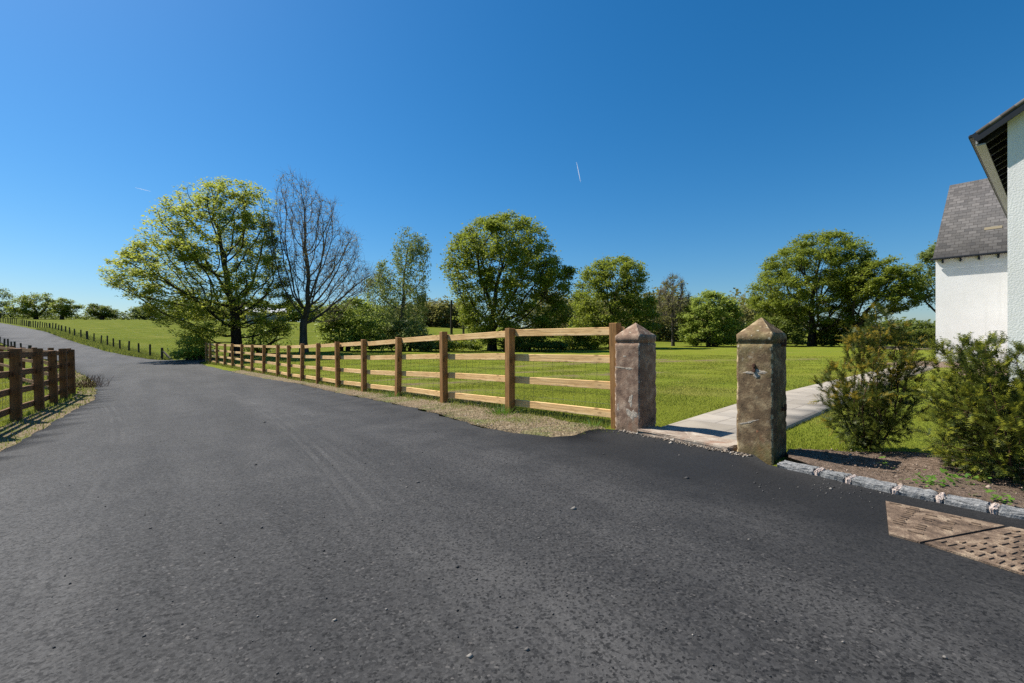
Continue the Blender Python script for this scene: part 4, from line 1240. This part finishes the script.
bush('low green scrub beneath the utility poles', 446, 44, [(415, 350), (420, 340), (440, 337), (465, 337), (480, 342), (482, 350)], M['leaf_mid'], 36, 9000)
bush('green bush at the foot of the medium round tree', 575, 53, [(556, 348), (560, 334), (572, 326), (590, 330), (598, 348)], M['leaf_mid'], 37, 8000)
bush('dark thicket at the foot of the very broad olive tree', 772, 60, [(742, 347), (744, 328), (758, 316), (782, 318), (800, 330), (806, 347)], M['leaf_dark'], 38, 13000, L=.24)
bush('dark thicket under the lower spreading olive tree', 852, 60, [(812, 347), (816, 330), (838, 318), (866, 320), (888, 332), (892, 347)], M['leaf_dark'], 39, 14000, L=.24)
bush('clipped dark bush just left of the white house wing', 922, 62, [(894, 348), (896, 338), (910, 331), (930, 328), (948, 332), (950, 348)], M['leaf_dark'], 40, 9000, L=.24)

# hedgerow along the left crest and woods far behind
def leaf_mass(name, label, centers, rad_, n, L, leaf, kind, cat=None):
    r = np.random.default_rng(int(abs(centers[0][0]) * 10) + 5)
    C = []
    for c, q in zip(centers, rad_):
        m = int(n * (q / np.mean(rad_)) ** 2)
        p = r.normal(0, 1, (m, 3)); p /= np.linalg.norm(p, axis=1)[:, None]
        lump = 1 + .28 * np.sin(p[:, 0] * 5 + c[0]) * np.sin(p[:, 1] * 6 + c[1]) * np.sin(p[:, 2] * 5)
        p *= (r.uniform(.35, 1, m) ** .5 * lump)[:, None] * np.array([q, q, q * .95])
        C.append(p + np.array(c))
    C = np.concatenate(C)
    V, Fq = leaf_quads(C, L, r, .4)
    o = mesh_np(name, V, [Fq], leaf)
    return tag(o, label, cat, kind=kind)
def row(u0, u1, n, Y, dY, r0, r1, seed, sink=.15):
    r = np.random.default_rng(seed); cs, rs = [], []
    for i in range(n):
        u = u0 + (u1 - u0) * (i + r.uniform(.2, .8)) / n; y = Y + r.uniform(-dY, dY); x = (u - CX) / F * y
        q = r.uniform(r0, r1); cs.append((x, y, H(x, y) + q * (1 - sink))); rs.append(q)
    return cs, rs
cs, rs = row(398, 470, 16, 150, 12, 3.2, 5.0, 1); leaf_mass('distant_wood', 'brownish green far wood above the pale field behind the utility poles', cs, rs, 1300, .75, M['leaf_brown'], 'stuff')
cs, rs = row(545, 790, 44, 112, 14, 4.2, 6.6, 2, .1); leaf_mass('distant_wood', 'brown green spring wood filling the gaps behind the lawn trees', cs, rs, 1300, .75, M['leaf_brown'], 'stuff')
cs, rs = row(880, 1060, 24, 120, 14, 2.4, 3.6, 3, .1); leaf_mass('distant_wood', 'dark low wood beyond the gravel drive', cs, rs, 900, .7, M['leaf_dark'], 'stuff')
cs, rs = row(170, 400, 40, 165, 10, 2.6, 4.4, 4, .1); leaf_mass('distant_wood', 'far green woodland on the rise behind the bare tree', cs, rs, 900, .8, M['leaf_mid'], 'stuff')
cs, rs = row(-60, 175, 60, 152, 3, 1.0, 1.7, 5, .1); leaf_mass('hedge', 'dark hedge running along the crest of the hill field', cs, rs, 120, .5, M['leaf_dark'], None, 'hedge')

# ------------------------------------------------------------------ yew shrubs
def yew(label, x, y, outline, tipmat, seed, natt, D, nneed, stems, lean, trop, ncl=90, clump=(.045, .045, .03)):
    r = np.random.default_rng(seed)
    z0 = H(x, y) + .035
    u = CX + F * x / y
    th = math.atan2(x, y)
    poly = np.array([((q[0] - u) / F * y * math.cos(th) * .84, (CAMH - (q[1] - CY) / F * y - z0) * .95) for q in outline])
    poly[:, 1] = np.maximum(poly[:, 1], .03)
    cen = sample_crown(poly, ncl, r, .75)
    k_ = natt // ncl
    od = cen - np.array([0, 0, .05]); od /= np.linalg.norm(od, axis=1)[:, None]
    tq = r.uniform(-1, .45, (ncl, k_, 1)) * np.array(.20)
    att = (cen[:, None] + od[:, None] * tq + r.normal(0, 1, (ncl, k_, 3)) * np.array(clump)).reshape(-1, 3)
    att = att[att[:, 2] > .03]
    start, sp = [], []
    for s_ in range(stems):
        a = 2 * math.pi * s_ / stems + r.uniform(0, .6)
        o = np.array([math.cos(a), math.sin(a), 0]) * .035
        px = o.copy()
        for j in range(4):
            start.append(px.copy()); sp.append(-1 if j == 0 else len(start) - 2)
            px = px + np.array([o[0] * .9, o[1] * .9, .045])
    P, par = grow(att, start, sp, D, D * 1.5, np.array(trop), r, .22)
    rad, ch = radii(par, .0016, 2.3)
    rad = np.minimum(rad, .016)
    root = empty('yew_shrub', (x, y, z0), -th)
    tag(root, label, 'shrub', 'yew shrubs on the planting bed')
    V, Fq = branch_mesh(P, par, rad, .0014)
    mesh_np('stem', V, [Fq], M['bark_yew'], root, smooth=True)
    # sprays: short side twigs carrying flat rows of needles
    tw = np.where((rad < .006) & (P[:, 2] > .02))[0]
    d = P - P[np.maximum(par, 0)]
    d /= np.linalg.norm(d, axis=1)[:, None] + 1e-9
    out = P - np.array([0, 0, .35]); out /= np.linalg.norm(out, axis=1)[:, None] + 1e-9
    w = np.where(ch[tw] == 0, 2.2, .8) * np.where(rad[tw] < .0035, 1, .25)
    ns = nneed // 14
    pk = r.choice(tw, ns, p=w / w.sum())
    ax = d[pk] * .8 + out[pk] * .45 + r.normal(0, .45, (ns, 3)) + np.array([0, 0, .12]); ax /= np.linalg.norm(ax, axis=1)[:, None]
    Ls = r.uniform(.045, .10, ns)
    upv = np.cross(ax, r.normal(0, .4, (ns, 3)) + np.array([0, 0, 1])); upv /= np.linalg.norm(upv, axis=1)[:, None] + 1e-9
    k = 14
    tt = (np.arange(k) // 2 + .6) / (k / 2)
    sg = np.where(np.arange(k) % 2, 1., -1.)
    root_p = P[pk][:, None] + ax[:, None] * (Ls[:, None] * tt[None])[..., None]
    nl = (.021 * (1 - .45 * np.abs(tt - .45)))[None, :] * r.uniform(.8, 1.25, (ns, 1))
    nd = upv[:, None] * sg[None, :, None] + ax[:, None] * .55 + r.normal(0, .18, (ns, k, 3)); nd /= np.linalg.norm(nd, axis=2)[..., None]
    wv = ax[:, None] * .0032 * r.uniform(.8, 1.3, (ns, k, 1))
    a = root_p - wv; b = root_p + wv; c = root_p + nd * nl[..., None]
    tipflag = (r.uniform(size=ns) < np.where(ch[pk] == 0, .6, .12)) & (np.linalg.norm(P[pk] - np.array([0, 0, .3]), axis=1) > .30)
    tip_n = tipflag[:, None] & (tt[None] > .25)
    V = np.stack([a, b, c], 2)
    for nm, m, mt in (('needles', ~tip_n, M['yew']), ('shoot_tips', tip_n, tipmat)):
        q = V[m].reshape(-1, 3)
        mesh_np(nm, q, [np.arange(len(q)).reshape(-1, 3)], mt, root)
    return root
yew('rounded yew shrub with bronze tipped upright sprays, beside the mossy gatepost', 3.18, 4.10,
    [(858, 448), (832, 432), (822, 415), (820, 392), (830, 362), (842, 338), (862, 326), (880, 318), (905, 324), (916, 345), (920, 380), (914, 415), (898, 440), (880, 450)], M['yew_tip'], 51, 2400, .028, 72000, 11, 0, (0, 0, .12), 75, (.035, .035, .035))
yew('larger green yew shrub with long arching branches, cut by the right photo edge', 3.52, 3.2,
    [(985, 492), (962, 468), (945, 430), (936, 400), (955, 388), (985, 385), (975, 366), (936, 354), (944, 338), (985, 346), (1012, 372), (1030, 372), (1052, 346), (1085, 352), (1092, 395), (1080, 440), (1060, 480), (1020, 498)], M['yew_tip_green'], 52, 3400, .032, 100000, 9, 0, (0, 0, .02), 50, (.085, .085, .018))

# ------------------------------------------------------------------ weeds
def weed(label, x, y, n, h, zoff, broad=False, rad=.07):
    r = np.random.default_rng(int(abs(x * 100 + y * 37)))
    root = empty('weed', (x, y, H(x, y) + zoff)); tag(root, label, 'weed', 'weeds on bare soil')
    C = r.normal(0, rad, (n, 2))
    if broad:
        V, Fq = leaf_quads(np.c_[C, np.abs(r.normal(.03, .02, n))], h, r, 1.2, .6)
        mesh_np('leaves', V, [Fq], M['weed'], root)
    else:
        a = r.uniform(0, 6.28, n); hh = h * r.uniform(.5, 1.2, n)
        sd = np.c_[np.cos(a), np.sin(a), 0 * a] * .004
        b = np.c_[C, 0 * a - .01]; tipp = b + np.c_[C * 1.2 + r.normal(0, .03, (n, 2)), hh]
        V = np.stack([b - sd, b + sd, tipp], 1).reshape(-1, 3)
        mesh_np('leaves', V, [np.arange(3 * n).reshape(-1, 3)], M['weed'], root)
q = np.array(FENCE[1]) - E2 * .14
weed('bright green grass tuft at the foot of the second fence post', q[0], q[1], 260, .15, .0, rad=.075)
q = np.array(FENCE[3]) - E2 * .12
weed('green weed clump at the foot of a fence post further along', q[0], q[1], 200, .14, .0, rad=.09)
q = np.array(FENCE[0]) - E2 * .16 - E1 * .25
weed('small weed patch next to the pinkish gatepost', q[0], q[1], 120, .09, .0, rad=.07)
weed('broad leaved weed on the bed nearest the kerb', 2.72, 3.02, 60, .035, .055, True, .06)
weed('tiny green seedling on bare soil under the bronze-tipped shrub', 2.78, 3.42, 16, .03, .055, True, .02)
weed('small green weed on the bed between the two shrubs', 2.98, 3.1, 50, .035, .055, True, .07)
weed('straggly weed beside the larger green shrub', 2.86, 2.72, 34, .03, .055, True, .04)
# dry brushwood at the bend of the left verge
r = np.random.default_rng(3)
root = empty('dead_brush', (-12.35, 13.3, H(-12.35, 13.3))); tag(root, 'dry brown brushwood heap at the corner of the dark fence', 'brushwood')
lines = []
for i in range(160):
    b = np.r_[r.normal(0, .22, 2), 0]; d = np.r_[r.normal(0, .12, 2), r.uniform(.08, .4)]
    lines.append([b, b + d * .5 + r.normal(0, .03, 3), b + d])
V, Fq = tube_lines(lines, .004); mesh_np('twigs', V, [Fq], M['bark_yew'], root)

# ------------------------------------------------------------------ utility poles
def pole(label, u, Y, vtop, arm):
    x = (u - CX) / F * Y; z = H(x, Y); h = CAMH - (vtop - CY) / F * Y - z
    root = empty('utility_pole', (x, Y, z)); tag(root, label, 'utility pole', 'utility poles behind the fence')
    bm = bmesh.new(); bmesh.ops.create_cone(bm, cap_ends=True, segments=10, radius1=.16, radius2=.11, depth=h + .4, matrix=Matrix.Translation((0, 0, h / 2 - .2)))
    bm_obj('pole', bm, M['grey_post'], root)
    if arm:
        bm = bmesh.new(); add_box(bm, (0, -.14, h - .9), (1.7, .10, .12)); a = bm_obj('crossarm', bm, M['grey_post'], root)
        for xx in (-.75, 0.0, .75):
            bm = bmesh.new(); bmesh.ops.create_cone(bm, cap_ends=True, segments=8, radius1=.05, radius2=.035, depth=.22, matrix=Matrix.Translation((xx, -.14, h - .73))); bm_obj('insulator', bm, M['fascia'], a)
pole('plain dark wooden pole without crossarm, left of the other pole', 451.5, 50, 300, False)
pole('wooden utility pole with short crossarm in front of the dense tree', 463.5, 62, 287, True)
# far farm shed glimpsed through the branches
x, y, z = pt(266, 326, 120); z = H(x, y)
root = empty('farm_shed', (x, y, z), .5); tag(root, 'distant pale roofed farm shed glimpsed under the large light green tree', 'shed')
bm = bmesh.new(); add_box(bm, (0, 0, 1.4), (9, 5, 2.9)); bm_obj('wall', bm, M['fascia'], root)
bm = bmesh.new()
for sx_ in (-1, 1): beam(bm, (0, sx_ * 2.9, 2.75), (0, sx_ * .02, 4.2), 9.4, .1, (0, -sx_ * .4, 1))
bm_obj('roof', bm, M['render'], root)

# ------------------------------------------------------------------ vapour trails high in the sky
def trail(label, ua, va, ub, vb, Y, w):
    a = np.array(pt(ua, va, Y)); b = np.array(pt(ub, vb, Y * 1.05))
    root = empty('contrail', a); tag(root, label, 'contrail')
    n = 12; q = np.linspace(0, 1, n)[:, None]
    ln = (b - a) * q; rr = w * np.sin(np.pi * np.clip(q[:, 0] * .9 + .05, 0, 1)) ** .6
    d = (b - a) / np.linalg.norm(b - a); s1 = np.cross(d, (0, 1, 0)); s1 /= np.linalg.norm(s1); s2 = np.cross(d, s1)
    an = np.arange(8) * np.pi / 4
    V = (ln[:, None] + rr[:, None, None] * (np.cos(an)[None, :, None] * s1 + np.sin(an)[None, :, None] * s2)).reshape(-1, 3)
    i = np.arange(n - 1)[:, None] * 8 + np.arange(8)[None]; j = np.arange(n - 1)[:, None] * 8 + (np.arange(8)[None] + 1) % 8
    mesh_np('vapour', V, [np.stack([i, j, j + 8, i + 8], -1).reshape(-1, 4)], M['ice'], root, smooth=True)
trail('short bright white vapour trail high in the blue sky', 576.5, 162, 580.5, 182, 3000, 1.9)
trail('faint short vapour trail in the sky left of the large tree', 135, 187.5, 151, 191.5, 3000, 1.2)

# ------------------------------------------------------------------ light, sky, camera
az = math.atan2(-.914, .406); el = R(52)
sdir = Vector((math.sin(az) * math.cos(el), math.cos(az) * math.cos(el), math.sin(el)))
sun = bpy.data.lights.new('sun', 'SUN'); sun.energy = 4.6; sun.angle = R(.5); sun.color = (1, .95, .87)
so = bpy.data.objects.new('sun', sun); COL.objects.link(so); so.rotation_euler = sdir.to_track_quat('Z', 'Y').to_euler(); so.location = (-20, 10, 30)
w = bpy.data.worlds.new('World'); SC.world = w; w.use_nodes = True
nt = w.node_tree; nt.nodes.clear()
sky = nt.nodes.new('ShaderNodeTexSky'); sky.sky_type = 'NISHITA'; sky.sun_disc = False
sky.sun_elevation = el; sky.sun_rotation = az; sky.altitude = 800; sky.air_density = 1.3; sky.dust_density = 1.0; sky.ozone_density = 10.0
bg = nt.nodes.new('ShaderNodeBackground'); bg.inputs[1].default_value = .070
ow = nt.nodes.new('ShaderNodeOutputWorld'); hs = nt.nodes.new('ShaderNodeHueSaturation'); hs.inputs['Saturation'].default_value = 1.22; hs.inputs['Hue'].default_value = .4945; nt.links.new(sky.outputs[0], hs.inputs['Color']); nt.links.new(hs.outputs[0], bg.inputs[0]); nt.links.new(bg.outputs[0], ow.inputs[0])

cam = bpy.data.cameras.new('camera'); co = bpy.data.objects.new('camera', cam); COL.objects.link(co)
co.location = (0, 0, CAMH); co.rotation_euler = (R(90), 0, 0)
cam.sensor_width = 36; cam.lens = F / 1024 * 36; cam.shift_y = (341.5 - CY) / 1024 * -1
cam.clip_start = .05; cam.clip_end = 8000
SC.camera = co
SC.view_settings.view_transform = 'Standard'; SC.view_settings.look = 'None'; SC.view_settings.gamma = 1; SC.view_settings.exposure = .75
SC.render.engine = 'CYCLES'
SC.cycles.max_bounces = 6; SC.cycles.diffuse_bounces = 3; SC.cycles.glossy_bounces = 2; SC.cycles.transmission_bounces = 4; SC.cycles.transparent_max_bounces = 6
SC.cycles.use_denoising = False
